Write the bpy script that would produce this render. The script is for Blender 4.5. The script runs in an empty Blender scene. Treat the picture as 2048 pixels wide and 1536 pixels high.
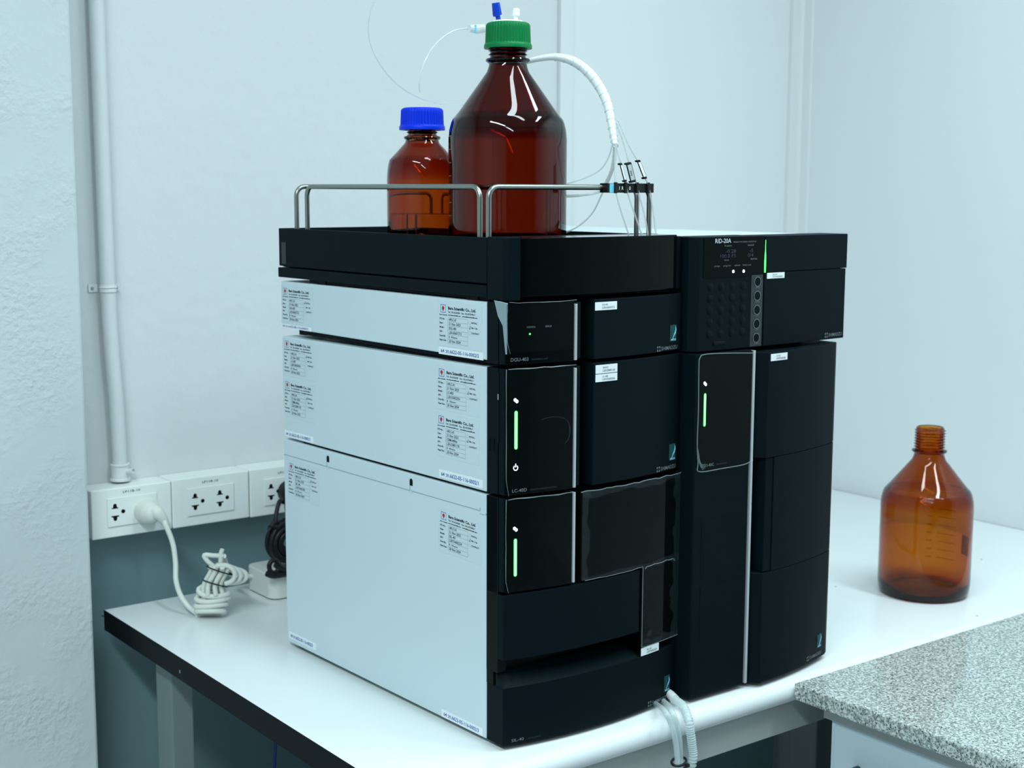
import bpy, math, random
import numpy as np
from mathutils import Vector, Matrix
random.seed(7)
sc = bpy.context.scene
col = sc.collection
Z0 = 0.80                                   # height of the bench top above the floor

# ------------------------------------------------------------------ camera
FPX = 2812.2
PIT, ROLL, YA, YR = [math.radians(a) for a in (7.8637, -0.2045, 39.282, 37.311)]
def cam_basis(yaw, p, roll):
    f = np.array([math.sin(yaw)*math.cos(p), math.cos(yaw)*math.cos(p), -math.sin(p)])
    r = np.array([math.cos(yaw), -math.sin(yaw), 0.0]); d = np.cross(f, r)
    return math.cos(roll)*r + math.sin(roll)*d, -math.sin(roll)*r + math.cos(roll)*d, f
CR, CD, CF = cam_basis(YR, PIT, ROLL)
CAM = np.array([0, 0, 0.6124])              # eye above the bench top
cam_d = bpy.data.cameras.new('camera'); cam = bpy.data.objects.new('camera', cam_d); col.objects.link(cam)
m = Matrix.Identity(4)
for i in range(3):
    m[i][0], m[i][1], m[i][2] = CR[i], -CD[i], -CF[i]
m.translation = Vector((0, 0, 0.6124 + Z0))
cam.matrix_world = m
cam_d.sensor_width = 36.0; cam_d.lens = FPX*36/2048; cam_d.clip_start = 0.05; cam_d.clip_end = 50
cam_d.dof.use_dof = True; cam_d.dof.focus_distance = 1.53; cam_d.dof.aperture_fstop = 9.0
sc.camera = cam
sc.view_settings.view_transform = 'Standard'; sc.view_settings.look = 'None'
sc.view_settings.gamma = 1.0; sc.view_settings.use_curve_mapping = False
sc.view_settings.exposure = -0.62

# ------------------------------------------------------------------ world and ceiling light
w = bpy.data.worlds.new('world'); sc.world = w; w.use_nodes = True
w.node_tree.nodes['Background'].inputs[0].default_value = (0.55, 0.8, 0.9, 1)
w.node_tree.nodes['Background'].inputs[1].default_value = 0.05
CEIL = 2.62
LIGHT = (0.80, 0.965, 1.0)
FIX = [(0.98, 0.62, 0.70), (1.75, 0.45, 0.95), (-0.45, 0.35, 2.10), (-0.60, -1.2, 1.0)]   # ceiling fixtures: x, y, strength
for i, (x, y, s) in enumerate(FIX):
    ld = bpy.data.lights.new('ceiling_lamp_light', 'AREA'); ld.shape = 'RECTANGLE'; ld.size = 1.2; ld.size_y = 0.15
    ld.energy = 30*s; ld.color = LIGHT
    lo = bpy.data.objects.new('ceiling_lamp_light', ld); col.objects.link(lo); lo.location = (x, y, CEIL-0.075)
    lo.rotation_euler = (0, 0, math.pi/2)          # the fixtures run across the bench

# ------------------------------------------------------------------ pixel of the photo -> point on a real plane (bench-top frame)
def ray(x, y):
    return CR*((x-1024)/FPX) + CD*((y-768)/FPX) + CF
def hit(x, y, p, n):
    d = ray(x, y); p = np.array(p, float); n = np.array(n, float)
    return CAM + d*(((p-CAM)@n)/(d@n))
TH = YA-YR; c_, s_ = math.cos(TH), math.sin(TH)
RZ = np.array([[c_, -s_, 0], [s_, c_, 0], [0, 0, 1]])
A0 = RZ@np.array([0.9283, 1.1785, 0])       # near corner of the instrument stack
def a2w(P): return RZ@np.array(P, float)+A0
def w2a(P): return RZ.T@(np.array(P)-A0)
def onz(x, y, z): return hit(x, y, (0, 0, z), (0, 0, 1))
def onY(x, y, yr): return hit(x, y, (0, yr, 0), (0, 1, 0))
def onX(x, y, xr): return hit(x, y, (xr, 0, 0), (1, 0, 0))
def onA(x, y, ya): return w2a(hit(x, y, a2w((0, ya, 0)), RZ@np.array([0, 1.0, 0])))

# ------------------------------------------------------------------ materials
MATS = {}
def mat(name, color, rough=0.5, spec=0.5, metal=0.0, trans=0.0, emis=None, estr=1.0, alpha=1.0, ior=1.45, bump=None, coat=0.0):
    m = bpy.data.materials.new(name); m.use_nodes = True; MATS[name] = m
    b = m.node_tree.nodes['Principled BSDF']
    b.inputs['Base Color'].default_value = (*color, 1)
    b.inputs['Roughness'].default_value = rough
    b.inputs['Specular IOR Level'].default_value = spec
    b.inputs['Metallic'].default_value = metal
    b.inputs['Transmission Weight'].default_value = trans
    b.inputs['IOR'].default_value = ior
    b.inputs['Alpha'].default_value = alpha
    b.inputs['Coat Weight'].default_value = coat
    if emis:
        b.inputs['Emission Color'].default_value = (*emis, 1); b.inputs['Emission Strength'].default_value = estr
    if bump:
        nt = m.node_tree; n = nt.nodes.new('ShaderNodeTexNoise'); tc = nt.nodes.new('ShaderNodeTexCoord')
        n.inputs['Scale'].default_value = bump[0]; n.inputs['Detail'].default_value = bump[2] if len(bump) > 2 else 3
        bp = nt.nodes.new('ShaderNodeBump'); bp.inputs['Strength'].default_value = bump[1]; bp.inputs['Distance'].default_value = bump[3] if len(bump) > 3 else 0.001
        nt.links.new(tc.outputs['Object'], n.inputs['Vector']); nt.links.new(n.outputs[0], bp.inputs['Height'])
        nt.links.new(bp.outputs[0], b.inputs['Normal'])
    return m
mat('wall_paint', (0.645, 0.675, 0.69), 0.6, 0.3, bump=(45, 0.35, 6, 0.004))
mat('panel_paint', (0.73, 0.765, 0.78), 0.45, 0.35, bump=(60, 0.08, 2, 0.002))
mat('trim_paint', (0.70, 0.74, 0.75), 0.4, 0.4)
mat('ceiling_paint', (0.66, 0.68, 0.68), 0.8)
mat('floor_tile', (0.50, 0.54, 0.55), 0.35, 0.4)
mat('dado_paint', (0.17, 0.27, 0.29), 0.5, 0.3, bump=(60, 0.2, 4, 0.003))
mat('front_paint', (0.05, 0.055, 0.06), 0.7, 0.2)
mat('laminate', (0.77, 0.815, 0.825), 0.22, 0.45, bump=(300, 0.03, 2, 0.0005))
mat('edge_band', (0.0025, 0.005, 0.006), 0.45, 0.10)
mat('shaded_frame_paint', (0.17, 0.22, 0.225), 0.5, 0.3)  # legs and side rail: the shade under the bench is put into this colour
mat('bench_steel', (0.40, 0.43, 0.42), 0.5, 0.3)
mat('cabinet_paint', (0.50, 0.61, 0.66), 0.45, 0.3)
mat('case_white', (0.59, 0.70, 0.745), 0.42, 0.4, bump=(900, 0.05, 1, 0.0003))
mat('case_black', (0.0020, 0.0066, 0.0090), 0.5, 0.07, bump=(1500, 0.10, 1, 0.0002))
mat('case_dark', (0.003, 0.004, 0.0045), 0.6, 0.15)
mat('gloss_black', (0.001, 0.0025, 0.003), 0.07, 0.09)
mat('smoke_window', (0.001, 0.002, 0.0025), 0.05, 0.09)
mat('silver_strip', (0.55, 0.60, 0.62), 0.25, 0.5, metal=0.5)
mat('steel_rod', (0.30, 0.33, 0.30), 0.33, 0.5, metal=1.0)
mat('paper', (0.80, 0.86, 0.88), 0.5, 0.3)
mat('clear_sticker', (0.575, 0.69, 0.74), 0.25, 0.5)
mat('ink_black', (0.012, 0.02, 0.025), 0.6, 0.2)
mat('ink_grey', (0.30, 0.38, 0.42), 0.6, 0.2)
mat('ink_faint', (0.075, 0.11, 0.13), 0.6, 0.2)
mat('ink_blue', (0.02, 0.10, 0.42), 0.6, 0.2)
mat('ink_red', (0.45, 0.03, 0.04), 0.6, 0.2)
mat('print_white', (0.55, 0.62, 0.64), 0.5, 0.2)
mat('print_grey', (0.16, 0.19, 0.20), 0.5, 0.2)
mat('print_dim', (0.035, 0.045, 0.05), 0.5, 0.2)
mat('logo_teal', (0.008, 0.075, 0.08), 0.5, 0.2)
mat('logo_cyan', (0.25, 0.62, 0.78), 0.5, 0.2)
mat('logo_plate', (0.03, 0.065, 0.07), 0.5, 0.2)
mat('led_green', (0.1, 0.8, 0.15), 0.4, emis=(0.10, 1.0, 0.14), estr=1.6)
mat('led_green_core', (0.3, 0.9, 0.3), 0.4, emis=(0.32, 1.0, 0.38), estr=2.2)
mat('led_white', (0.8, 0.8, 0.9), 0.4, emis=(0.9, 0.95, 1.0), estr=3.0)
mat('led_display', (0.03, 0.03, 0.06), 0.4, emis=(0.05, 0.07, 0.13), estr=0.12)
mat('cap_green', (0.0, 0.17, 0.045), 0.4, 0.2)
mat('cap_blue', (0.0, 0.03, 0.68), 0.4, 0.2)
mat('fitting_blue', (0.0, 0.05, 0.50), 0.35, 0.4)
mat('fitting_white', (0.85, 0.9, 0.9), 0.35, 0.4)
mat('socket_white', (0.82, 0.86, 0.84), 0.3, 0.45)
mat('socket_hole', (0.004, 0.004, 0.004), 0.7, 0.1)
mat('cord_white', (0.70, 0.73, 0.67), 0.4, 0.4)
mat('cord_black', (0.008, 0.009, 0.010), 0.4, 0.35)
mat('cord_blue', (0.01, 0.02, 0.18), 0.4, 0.35)
mat('adapter_white', (0.74, 0.76, 0.72), 0.35, 0.4)
mat('clip_black', (0.008, 0.010, 0.011), 0.4, 0.3)
mat('clip_cyan', (0.15, 0.62, 0.80), 0.4, 0.3)
mat('screw_steel', (0.5, 0.55, 0.55), 0.35, metal=1.0)
mat('handle_dark', (0.05, 0.06, 0.06), 0.3, metal=0.6)
mat('lamp_housing', (0.8, 0.8, 0.8), 0.4)
mat('lamp_diffuser', (0.9, 0.9, 0.9), 0.4, emis=(0.8, 0.97, 1.0), estr=1.0)
def glass(name, color, rough=0.0, ior=1.5, vol=None, dens=0):
    m = bpy.data.materials.new(name); m.use_nodes = True; MATS[name] = m; nt = m.node_tree; nt.nodes.clear()
    o = nt.nodes.new('ShaderNodeOutputMaterial'); g = nt.nodes.new('ShaderNodeBsdfGlass')
    g.inputs['Color'].default_value = (*color, 1); g.inputs['Roughness'].default_value = rough; g.inputs['IOR'].default_value = ior
    nt.links.new(g.outputs[0], o.inputs['Surface'])
    if vol:
        v = nt.nodes.new('ShaderNodeVolumeAbsorption'); v.inputs['Color'].default_value = (*vol, 1); v.inputs['Density'].default_value = dens
        nt.links.new(v.outputs[0], o.inputs['Volume'])
glass('amber_glass', (1, 1, 1), 0.0, 1.39, (0.78, 0.42, 0.0), 1250)
glass('amber_glass_light', (1, 1, 1), 0.0, 1.38, (0.86, 0.60, 0.0), 780)
glass('amber_glass_small', (1, 1, 1), 0.0, 1.40, (0.82, 0.47, 0.0), 850)
glass('water', (0.97, 0.98, 0.98), 0.0, 1.33)
def clear(name, tint, t_fac, rough=0.1, diffuse=None):
    """thin clear plastic: mostly see-through, glossy, with a little milkiness"""
    m = bpy.data.materials.new(name); m.use_nodes = True; MATS[name] = m; nt = m.node_tree; nt.nodes.clear()
    o = nt.nodes.new('ShaderNodeOutputMaterial'); t = nt.nodes.new('ShaderNodeBsdfTransparent'); t.inputs[0].default_value = (*tint, 1)
    g = nt.nodes.new('ShaderNodeBsdfPrincipled')
    g.inputs['Base Color'].default_value = (*(diffuse or (0.6, 0.68, 0.7)), 1); g.inputs['Roughness'].default_value = rough
    mx = nt.nodes.new('ShaderNodeMixShader'); mx.inputs[0].default_value = 1-t_fac
    nt.links.new(t.outputs[0], mx.inputs[1]); nt.links.new(g.outputs[0], mx.inputs[2]); nt.links.new(mx.outputs[0], o.inputs['Surface'])
    return m
clear('film', (1, 1, 1), 0.985, 0.15, (0.10, 0.14, 0.15))
clear('film_haze', (1, 1, 1), 0.965, 0.35, (0.32, 0.42, 0.45))
clear('film_edge', (1, 1, 1), 0.78, 0.15, (0.45, 0.56, 0.60))
clear('film_fold', (1, 1, 1), 0.45, 0.12, (0.45, 0.60, 0.66))
clear('tube_clear', (0.96, 0.98, 0.98), 0.55, 0.12, (0.85, 0.90, 0.90))
clear('tube_faint', (0.96, 0.98, 0.98), 0.72, 0.12, (0.80, 0.86, 0.88))
clear('tube_milky', (0.97, 0.98, 0.98), 0.25, 0.15, (0.84, 0.89, 0.90))
clear('hose_clear', (0.95, 0.98, 0.98), 0.52, 0.08, (0.68, 0.79, 0.80))
clear('bottle_print', (0.4, 0.25, 0.1), 0.55, 0.5, (0.10, 0.05, 0.02))
clear('bottle_print_white', (1, 1, 1), 0.5, 0.5, (0.35, 0.30, 0.28))
clear('stain', (0.9, 0.9, 0.9), 0.5, 0.6, (0.3, 0.34, 0.35))

def granite():
    m = bpy.data.materials.new('granite'); m.use_nodes = True; MATS['granite'] = m; nt = m.node_tree
    b = nt.nodes['Principled BSDF']; b.inputs['Roughness'].default_value = 0.14; b.inputs['Specular IOR Level'].default_value = 0.5
    tc = nt.nodes.new('ShaderNodeTexCoord'); mp = nt.nodes.new('ShaderNodeMapping'); nt.links.new(tc.outputs['Object'], mp.inputs[0]); mp.inputs['Scale'].default_value = (1.7, 1.7, 1.7)
    def noise(s, d, r=0.6):
        n = nt.nodes.new('ShaderNodeTexNoise'); n.inputs['Scale'].default_value = s; n.inputs['Detail'].default_value = d; n.inputs['Roughness'].default_value = r
        nt.links.new(mp.outputs[0], n.inputs['Vector']); return n
    def ramp(src, stops):
        r = nt.nodes.new('ShaderNodeValToRGB'); nt.links.new(src, r.inputs[0]); e = r.color_ramp.elements
        e[0].position, e[0].color = stops[0]; e[1].position, e[1].color = stops[1]
        for p, c in stops[2:]:
            x = e.new(p); x.color = c
        return r
    base = ramp(noise(170, 2).outputs[0], [(0.40, (0.24, 0.28, 0.27, 1)), (0.60, (0.64, 0.69, 0.68, 1)), (0.5, (0.43, 0.49, 0.49, 1))])
    dark = ramp(noise(260, 3, 0.5).outputs[0], [(0.36, (0, 0, 0, 1)), (0.44, (1, 1, 1, 1))])
    warm = ramp(noise(120, 2).outputs[0], [(0.55, (1, 1, 1, 1)), (0.72, (0.80, 0.78, 0.62, 1))])
    m1 = nt.nodes.new('ShaderNodeMix'); m1.data_type = 'RGBA'; m1.blend_type = 'MULTIPLY'; m1.inputs[0].default_value = 1
    nt.links.new(base.outputs[0], m1.inputs[6]); nt.links.new(warm.outputs[0], m1.inputs[7])
    m2 = nt.nodes.new('ShaderNodeMix'); m2.data_type = 'RGBA'
    nt.links.new(dark.outputs[0], m2.inputs[0]); m2.inputs[6].default_value = (0.045, 0.06, 0.055, 1); nt.links.new(m1.outputs[2], m2.inputs[7])
    nt.links.new(m2.outputs[2], b.inputs['Base Color'])
granite()
def rough_plaster():
    m = mat('rough_plaster', (0.57, 0.62, 0.635), 0.55, 0.4)
    nt = m.node_tree; b = nt.nodes['Principled BSDF']; tc = nt.nodes.new('ShaderNodeTexCoord')
    n1 = nt.nodes.new('ShaderNodeTexNoise'); n1.inputs['Scale'].default_value = 120; n1.inputs['Detail'].default_value = 5
    n2 = nt.nodes.new('ShaderNodeTexNoise'); n2.inputs['Scale'].default_value = 9; n2.inputs['Detail'].default_value = 3
    r2 = nt.nodes.new('ShaderNodeMapRange'); r2.inputs[1].default_value = 0.42; r2.inputs[2].default_value = 0.62; r2.inputs[3].default_value = 0.12; r2.inputs[4].default_value = 1.0
    mu = nt.nodes.new('ShaderNodeMath'); mu.operation = 'MULTIPLY'
    for n in (n1, n2): nt.links.new(tc.outputs['Object'], n.inputs['Vector'])
    nt.links.new(n2.outputs[0], r2.inputs[0]); nt.links.new(n1.outputs[0], mu.inputs[0]); nt.links.new(r2.outputs[0], mu.inputs[1])
    bp = nt.nodes.new('ShaderNodeBump'); bp.inputs['Strength'].default_value = 0.55; bp.inputs['Distance'].default_value = 0.006
    nt.links.new(mu.outputs[0], bp.inputs['Height']); nt.links.new(bp.outputs[0], b.inputs['Normal'])
rough_plaster()

# ------------------------------------------------------------------ mesh helpers
_font = {}
def text_geo(s, bold=0.0, align='LEFT'):
    k = (s, bold, align)
    if k not in _font:
        cu = bpy.data.curves.new('t', 'FONT'); cu.body = s; cu.size = 1.0; cu.resolution_u = 2; cu.offset = bold; cu.align_x = align
        o = bpy.data.objects.new('t', cu); col.objects.link(o); bpy.context.view_layer.update()
        me = bpy.data.meshes.new_from_object(o.evaluated_get(bpy.context.evaluated_depsgraph_get()))
        V = [tuple(v.co) for v in me.vertices]; F = [tuple(p.vertices) for p in me.polygons]
        bpy.data.objects.remove(o); bpy.data.curves.remove(cu); bpy.data.meshes.remove(me)
        _font[k] = (V, F)
    return _font[k]

class MB:
    def __init__(s): s.v = []; s.f = []; s.m = []
    def add(s, V, F, m=0):
        o = len(s.v); s.v += [tuple(float(c) for c in p) for p in V]
        for f in F: s.f.append(tuple(i+o for i in f)); s.m.append(m)
        return s
    def box(s, x0, x1, y0, y1, z0, z1, m=0):
        V = [(x, y, z) for x in (x0, x1) for y in (y0, y1) for z in (z0, z1)]
        return s.add(V, [(0, 1, 3, 2), (4, 6, 7, 5), (0, 4, 5, 1), (2, 3, 7, 6), (0, 2, 6, 4), (1, 5, 7, 3)], m)
    def prism(s, poly, z0, z1, m=0):
        n = len(poly); a = sum(poly[i][0]*poly[(i+1) % n][1]-poly[(i+1) % n][0]*poly[i][1] for i in range(n))
        if a < 0: poly = poly[::-1]
        V = [(x, y, z0) for x, y in poly]+[(x, y, z1) for x, y in poly]
        F = [tuple(range(n))[::-1], tuple(range(n, 2*n))]+[(i, (i+1) % n, n+(i+1) % n, n+i) for i in range(n)]
        return s.add(V, F, m)
    def poly(s, P, m=0): return s.add(P, [tuple(range(len(P)))], m)
    def extrude(s, P, d, m=0):
        """closed 3D polygon P pushed along the vector d"""
        n = len(P); d = np.array(d, float); Q = [tuple(np.array(p)+d) for p in P]
        return s.add(list(P)+Q, [tuple(range(n))[::-1], tuple(range(n, 2*n))]+[(i, (i+1) % n, n+(i+1) % n, n+i) for i in range(n)], m)
    def tube(s, path, r, n=12, m=0, caps=True, sub=0, closed=False):
        P = [np.array(p, float) for p in path]
        if sub: P = spline(P, sub)
        R = r if hasattr(r, '__len__') else [r]*len(P)
        if len(R) != len(P): R = np.interp(np.linspace(0, 1, len(P)), np.linspace(0, 1, len(R)), R)
        T = []
        for i in range(len(P)):
            a = P[i-1] if (i > 0 or closed) else P[i]; b = P[(i+1) % len(P)] if (i < len(P)-1 or closed) else P[i]
            t = b-a; T.append(t/(np.linalg.norm(t)+1e-12))
        u = np.cross(T[0], (0, 0, 1.0))
        if np.linalg.norm(u) < 0.1: u = np.cross(T[0], (0, 1.0, 0))
        u /= np.linalg.norm(u); V = []
        for p, t, rr in zip(P, T, R):
            u = u-t*(u@t); u /= np.linalg.norm(u); w_ = np.cross(t, u)
            V += [p+rr*(math.cos(2*math.pi*k/n)*u+math.sin(2*math.pi*k/n)*w_) for k in range(n)]
        F = []; L = len(P)
        for i in range(L if closed else L-1):
            j = (i+1) % L
            F += [(i*n+k, i*n+(k+1) % n, j*n+(k+1) % n, j*n+k) for k in range(n)]
        if caps and not closed: F += [tuple(range(n))[::-1], tuple(range((L-1)*n, L*n))]
        return s.add(V, F, m)
    def lathe(s, prof, n=64, m=0, c=(0, 0), ridges=None):
        """profile [(r, z)...]; r == 0 closes at the axis; ridges = (count, depth, z0, z1) flutes the outside"""
        V = []; idx = []
        for r, z in prof:
            if r <= 1e-9: idx.append([len(V)]*n); V.append((c[0], c[1], z))
            else:
                idx.append(list(range(len(V), len(V)+n)))
                for k in range(n):
                    a = 2*math.pi*k/n; rr = r
                    if ridges and ridges[2] <= z <= ridges[3] and r > ridges[4]: rr = r-ridges[1]*(0.5+0.5*math.cos(ridges[0]*a))
                    V.append((c[0]+rr*math.cos(a), c[1]+rr*math.sin(a), z))
        F = []
        for a, b in zip(idx[:-1], idx[1:]):
            for k in range(n):
                f = [a[k], a[(k+1) % n], b[(k+1) % n], b[k]]; g = []
                for q in f:
                    if q not in g: g.append(q)
                if len(g) > 2: F.append(tuple(g))
        return s.add(V, F, m)
    def text(s, txt, mp, u, v, h, m=0, width=None, bold=0.0, shear=0.0, flip=False):
        """txt with its baseline at (u, v), capitals h tall, pressed to `width`; mp(u, v) -> 3D point"""
        V, F = text_geo(txt, bold)
        if not V: return s
        k = h/0.70; x1 = max(p[0] for p in V); kx = (width/x1) if width else k
        W = [mp(u+p[0]*kx+shear*p[1]*k, v+p[1]*k) for p in V]
        return s.add(W, [f[::-1] for f in F] if flip else F, m)
    def build(s, name, mats, parent=None, off=(0, 0, 0), smooth=False, bevel=0.0, segs=2, world=False):
        me = bpy.data.meshes.new(name)
        me.from_pydata([(x-off[0], y-off[1], z-off[2]) for x, y, z in s.v], [], s.f)
        if isinstance(mats, str): mats = [mats]
        for k in mats: me.materials.append(MATS[k])
        me.polygons.foreach_set('material_index', s.m)
        if smooth: me.polygons.foreach_set('use_smooth', [True]*len(me.polygons))
        me.update()
        o = bpy.data.objects.new(name, me); col.objects.link(o)
        if parent: o.parent = parent
        if bevel:
            b = o.modifiers.new('bevel', 'BEVEL'); b.width = bevel; b.segments = segs; b.limit_method = 'ANGLE'; b.angle_limit = math.radians(40); b.harden_normals = False
        if smooth == 'auto' or smooth is True:
            try: me.set_sharp_from_angle(angle=math.radians(45))
            except Exception: pass
        return o
def spline(P, k):
    P = [np.array(p, float) for p in P]; Q = [2*P[0]-P[1]]+P+[2*P[-1]-P[-2]]; out = []
    for i in range(1, len(Q)-2):
        p0, p1, p2, p3 = Q[i-1:i+3]
        for j in range(k):
            t = j/k
            out.append(0.5*((2*p1)+(-p0+p2)*t+(2*p0-5*p1+4*p2-p3)*t*t+(-p0+3*p1-3*p2+p3)*t**3))
    return out+[P[-1]]
def tag(o, label, cat, group=None):
    o['label'] = label; o['category'] = cat
    if group: o['group'] = group
    return o
def structure(o): o['kind'] = 'structure'; return o
def thing(name, loc, label, cat, rot=0.0, group=None):
    """an Empty at the base of a thing; loc is in the bench-top frame"""
    o = bpy.data.objects.new(name, None); col.objects.link(o); o.empty_display_size = 0.05
    o.location = (loc[0], loc[1], loc[2]+Z0); o.rotation_euler = (0, 0, rot)
    return tag(o, label, cat, group)
def up(o):                                   # lift a world-built single mesh to the bench-top frame
    o.location.z += Z0; return o

# ================================================================== ROOM
XR, YB = 2.262, 1.995                        # wall planes
def wall(name, x0, x1, y0, y1, z0, z1, mt, bevel=0):
    return structure(MB().box(x0, x1, y0, y1, z0, z1).build(name, mt, bevel=bevel))
wall('floor', -2.6, XR+0.1, -3.1, YB+0.1, -0.1, 0.0, 'floor_tile')
wall('ceiling', -2.6, XR+0.1, -3.1, YB+0.1, CEIL, CEIL+0.1, 'ceiling_paint')
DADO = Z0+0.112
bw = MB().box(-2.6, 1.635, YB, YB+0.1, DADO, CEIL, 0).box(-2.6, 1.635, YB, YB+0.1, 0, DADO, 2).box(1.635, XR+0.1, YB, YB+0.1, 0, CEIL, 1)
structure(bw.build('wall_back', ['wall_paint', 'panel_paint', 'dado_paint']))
wall('wall_right', XR, XR+0.1, -3.1, YB, 0, CEIL, 'panel_paint')
wall('wall_left', -2.6, -2.5, -3.0, YB, 0, CEIL, 'panel_paint')
wall('wall_front', -2.6, XR+0.1, -3.1, -3.0, 0, CEIL, 'front_paint')
wall('wall_column', -2.5, 0.7005, 1.90, YB, 0, CEIL, 'rough_plaster', 0.004)
wall('trim_1', 1.620, 1.650, YB-0.009, YB, 0, CEIL, 'trim_paint', 0.001)
structure(MB().prism([(2.228, YB), (2.228, YB-0.008), (2.252, YB-0.009), (XR-0.005, YB-0.014), (XR-0.003, YB-0.032), (XR, YB-0.034), (XR, YB)], 0, CEIL).build('trim_2', 'trim_paint'))

# ceiling fixtures
for i, (x, y, s) in enumerate(FIX):
    t = thing('ceiling_lamp', (x, y, CEIL-Z0), ['fluorescent ceiling lamp above the instrument stack', 'fluorescent ceiling lamp over the granite worktop', 'fluorescent ceiling lamp over the aisle beside the bench', 'fluorescent ceiling lamp at the far end of the aisle'][i], 'ceiling lamp', rot=math.pi/2, group='fluorescent ceiling lamps')
    MB().box(-0.63, 0.63, -0.14, 0.14, -0.06, 0.0).build('housing', 'lamp_housing', t, bevel=0.004)
    MB().box(-0.60, 0.60, -0.075, 0.075, -0.068, -0.0605).build('diffuser', 'lamp_diffuser', t)

# ================================================================== WORKBENCH
BX0, BX1, BY0, BY1 = 0.735, XR-0.002, 1.138, 1.950
bench = thing('workbench', (BX0, BY1, -Z0), 'long white laminate workbench with a black edged end and rounded front edge', 'workbench')
def bb(mb, name, mt, **k): return mb.build(name, mt, bench, off=(BX0, BY1, -Z0), **k)
prof = [(BY1, 0.0), (BY1, -0.030)]
rr = 0.0155
for i in range(0, 13):
    a = -math.pi/2-math.pi*i/12
    prof.append((BY0+rr+rr*math.cos(a), -rr+rr*math.sin(a)))
P = [(BX0+0.0012, y, z) for y, z in prof]
bb(MB().extrude(P, (BX1-BX0-0.0012, 0, 0)), 'worktop', 'laminate', smooth=True)
bb(MB().extrude([(BX0, y, z) for y, z in prof], (0.0012, 0, 0)), 'edge_band', 'edge_band')
bb(MB().box(BX0+0.004, BX1, BY0+0.020, BY0+0.040, -0.075, -0.0305), 'front_rail', 'bench_steel', bevel=0.001)
bb(MB().box(0.79, BX1, 1.80, 1.814, -0.070, -0.0305), 'back_rail', 'bench_steel')
bb(MB().box(BX0+0.010, BX0+0.022, BY0+0.04, 1.70, -0.0345, -0.0305), 'side_rail', 'shaded_frame_paint', bevel=0.001)
for x, y in ((0.755, 1.762), (0.755, 1.185), (2.17, 1.762), (2.17, 1.185)):
    bb(MB().box(x, x+0.032, y, y+0.052, -Z0, -0.0305), 'leg', 'shaded_frame_paint', bevel=0.002)
sp = onX(360, 1343, BX0); bb(MB().lathe([(0, 0.0008), (0.0016, 0.0006), (0.0016, 0)], 12).build and MB().box(BX0-0.0006, BX0, sp[1]-0.0012, sp[1]+0.0012, sp[2]-0.0022, sp[2]+0.0022), 'screw_head', 'screw_steel', bevel=0.0004)
bb(MB().tube([(BX0-0.0055, BY1-0.004, -0.0065), (BX0+0.001, BY1-0.006, -0.0085)], 0.0007, 6), 'pin', 'case_dark')
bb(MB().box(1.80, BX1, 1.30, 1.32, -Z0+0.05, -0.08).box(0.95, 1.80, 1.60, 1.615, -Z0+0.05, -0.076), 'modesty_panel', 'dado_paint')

# specks of dirt on the laminate
for (x, y), l in zip([(1671, 1173), (1963, 1119), (1954, 1232)], ['tiny grey speck on the bench beside the tall black oven', 'tiny grey speck on the bench behind the empty brown bottle', 'tiny grey speck on the bench near its rounded edge']):
    p = onz(x, y, 0.0)
    sp_ = MB().lathe([(0, 0.0007), (0.0014, 0.0004), (0.0020, 0.00002)], 9, c=(0, 0)).build('speck', 'stain', smooth=True)
    sp_.location = (p[0], p[1], Z0); tag(sp_, l, 'speck', 'dirt specks on the bench')

# ================================================================== GRANITE WORKTOP AND CABINET
g = MB().box(1.3137, XR-0.003, 0.25, 1.1365, -0.0225, -0.0008).build('granite_worktop', 'granite', bevel=0.0025, segs=3)
up(g); tag(g, 'speckled grey granite worktop butting against the front of the white bench', 'worktop')
cab = thing('base_cabinet', (1.335, 0.27, -Z0), 'pale blue grey base cabinet under the granite worktop', 'cabinet')
def cb(mb, n, mt, **k): return mb.build(n, mt, cab, off=(1.335, 0.27, -Z0), **k)
cb(MB().box(1.3375, XR-0.003, 0.29, 1.094, -Z0+0.001, -0.0410), 'body', 'cabinet_paint', bevel=0.001)
cb(MB().box(1.3330, XR-0.003, 0.27, 1.104, -0.0405, -0.0228), 'top_rail', 'bench_steel', bevel=0.001)
cb(MB().box(1.3355, 1.3375, 0.40, 1.088, -0.50, -0.046), 'drawer_front', 'cabinet_paint', bevel=0.0008)
hp = onX(1722, 1529, 1.3355); hq = onX(1775, 1540, 1.3355)
cb(MB().tube([(1.3355, hp[1]+0.004, hp[2]-0.008), (1.320, hp[1], hp[2]-0.006), (1.316, hp[1]-0.01, hp[2]-0.006), (1.316, hp[1]-0.13, hp[2]-0.006), (1.3355, hp[1]-0.145, hp[2]-0.008)], 0.005, 10, sub=4), 'handle', 'handle_dark', smooth=True)

# ================================================================== INSTRUMENT FRONTS (plan curves in the stack frame)
pa = np.polyfit([0.003, 0.03, 0.084, 0.135, 0.187, 0.2548], [-0.030, -0.0370, -0.0455, -0.0480, -0.0476, -0.0387], 3)
FA = lambda x: float(np.polyval(pa, x))
FB = lambda x: -0.0589-(x-0.2639)*0.04
pd = np.polyfit([0.3712, 0.42, 0.48, 0.5284], [-0.0741, -0.0725, -0.065, -0.0541], 2)
FD = lambda x: float(np.polyval(pd, x))
FR = lambda x: -0.055-0.004*math.sin(min(1, max(0, (x-0.268)/0.27))*math.pi)
def cblock(mb, x0, x1, z0, z1, F, back, off=0.0, m=0, n=14):
    """a block whose front follows the plan curve F"""
    xs = np.linspace(x0, x1, n)
    return mb.prism([(x, F(x)-off) for x in xs]+[(x1, back), (x0, back)], z0, z1, m)
def front(F, off=0.0004): return lambda u, v: (u, F(u)-off, v)
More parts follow.
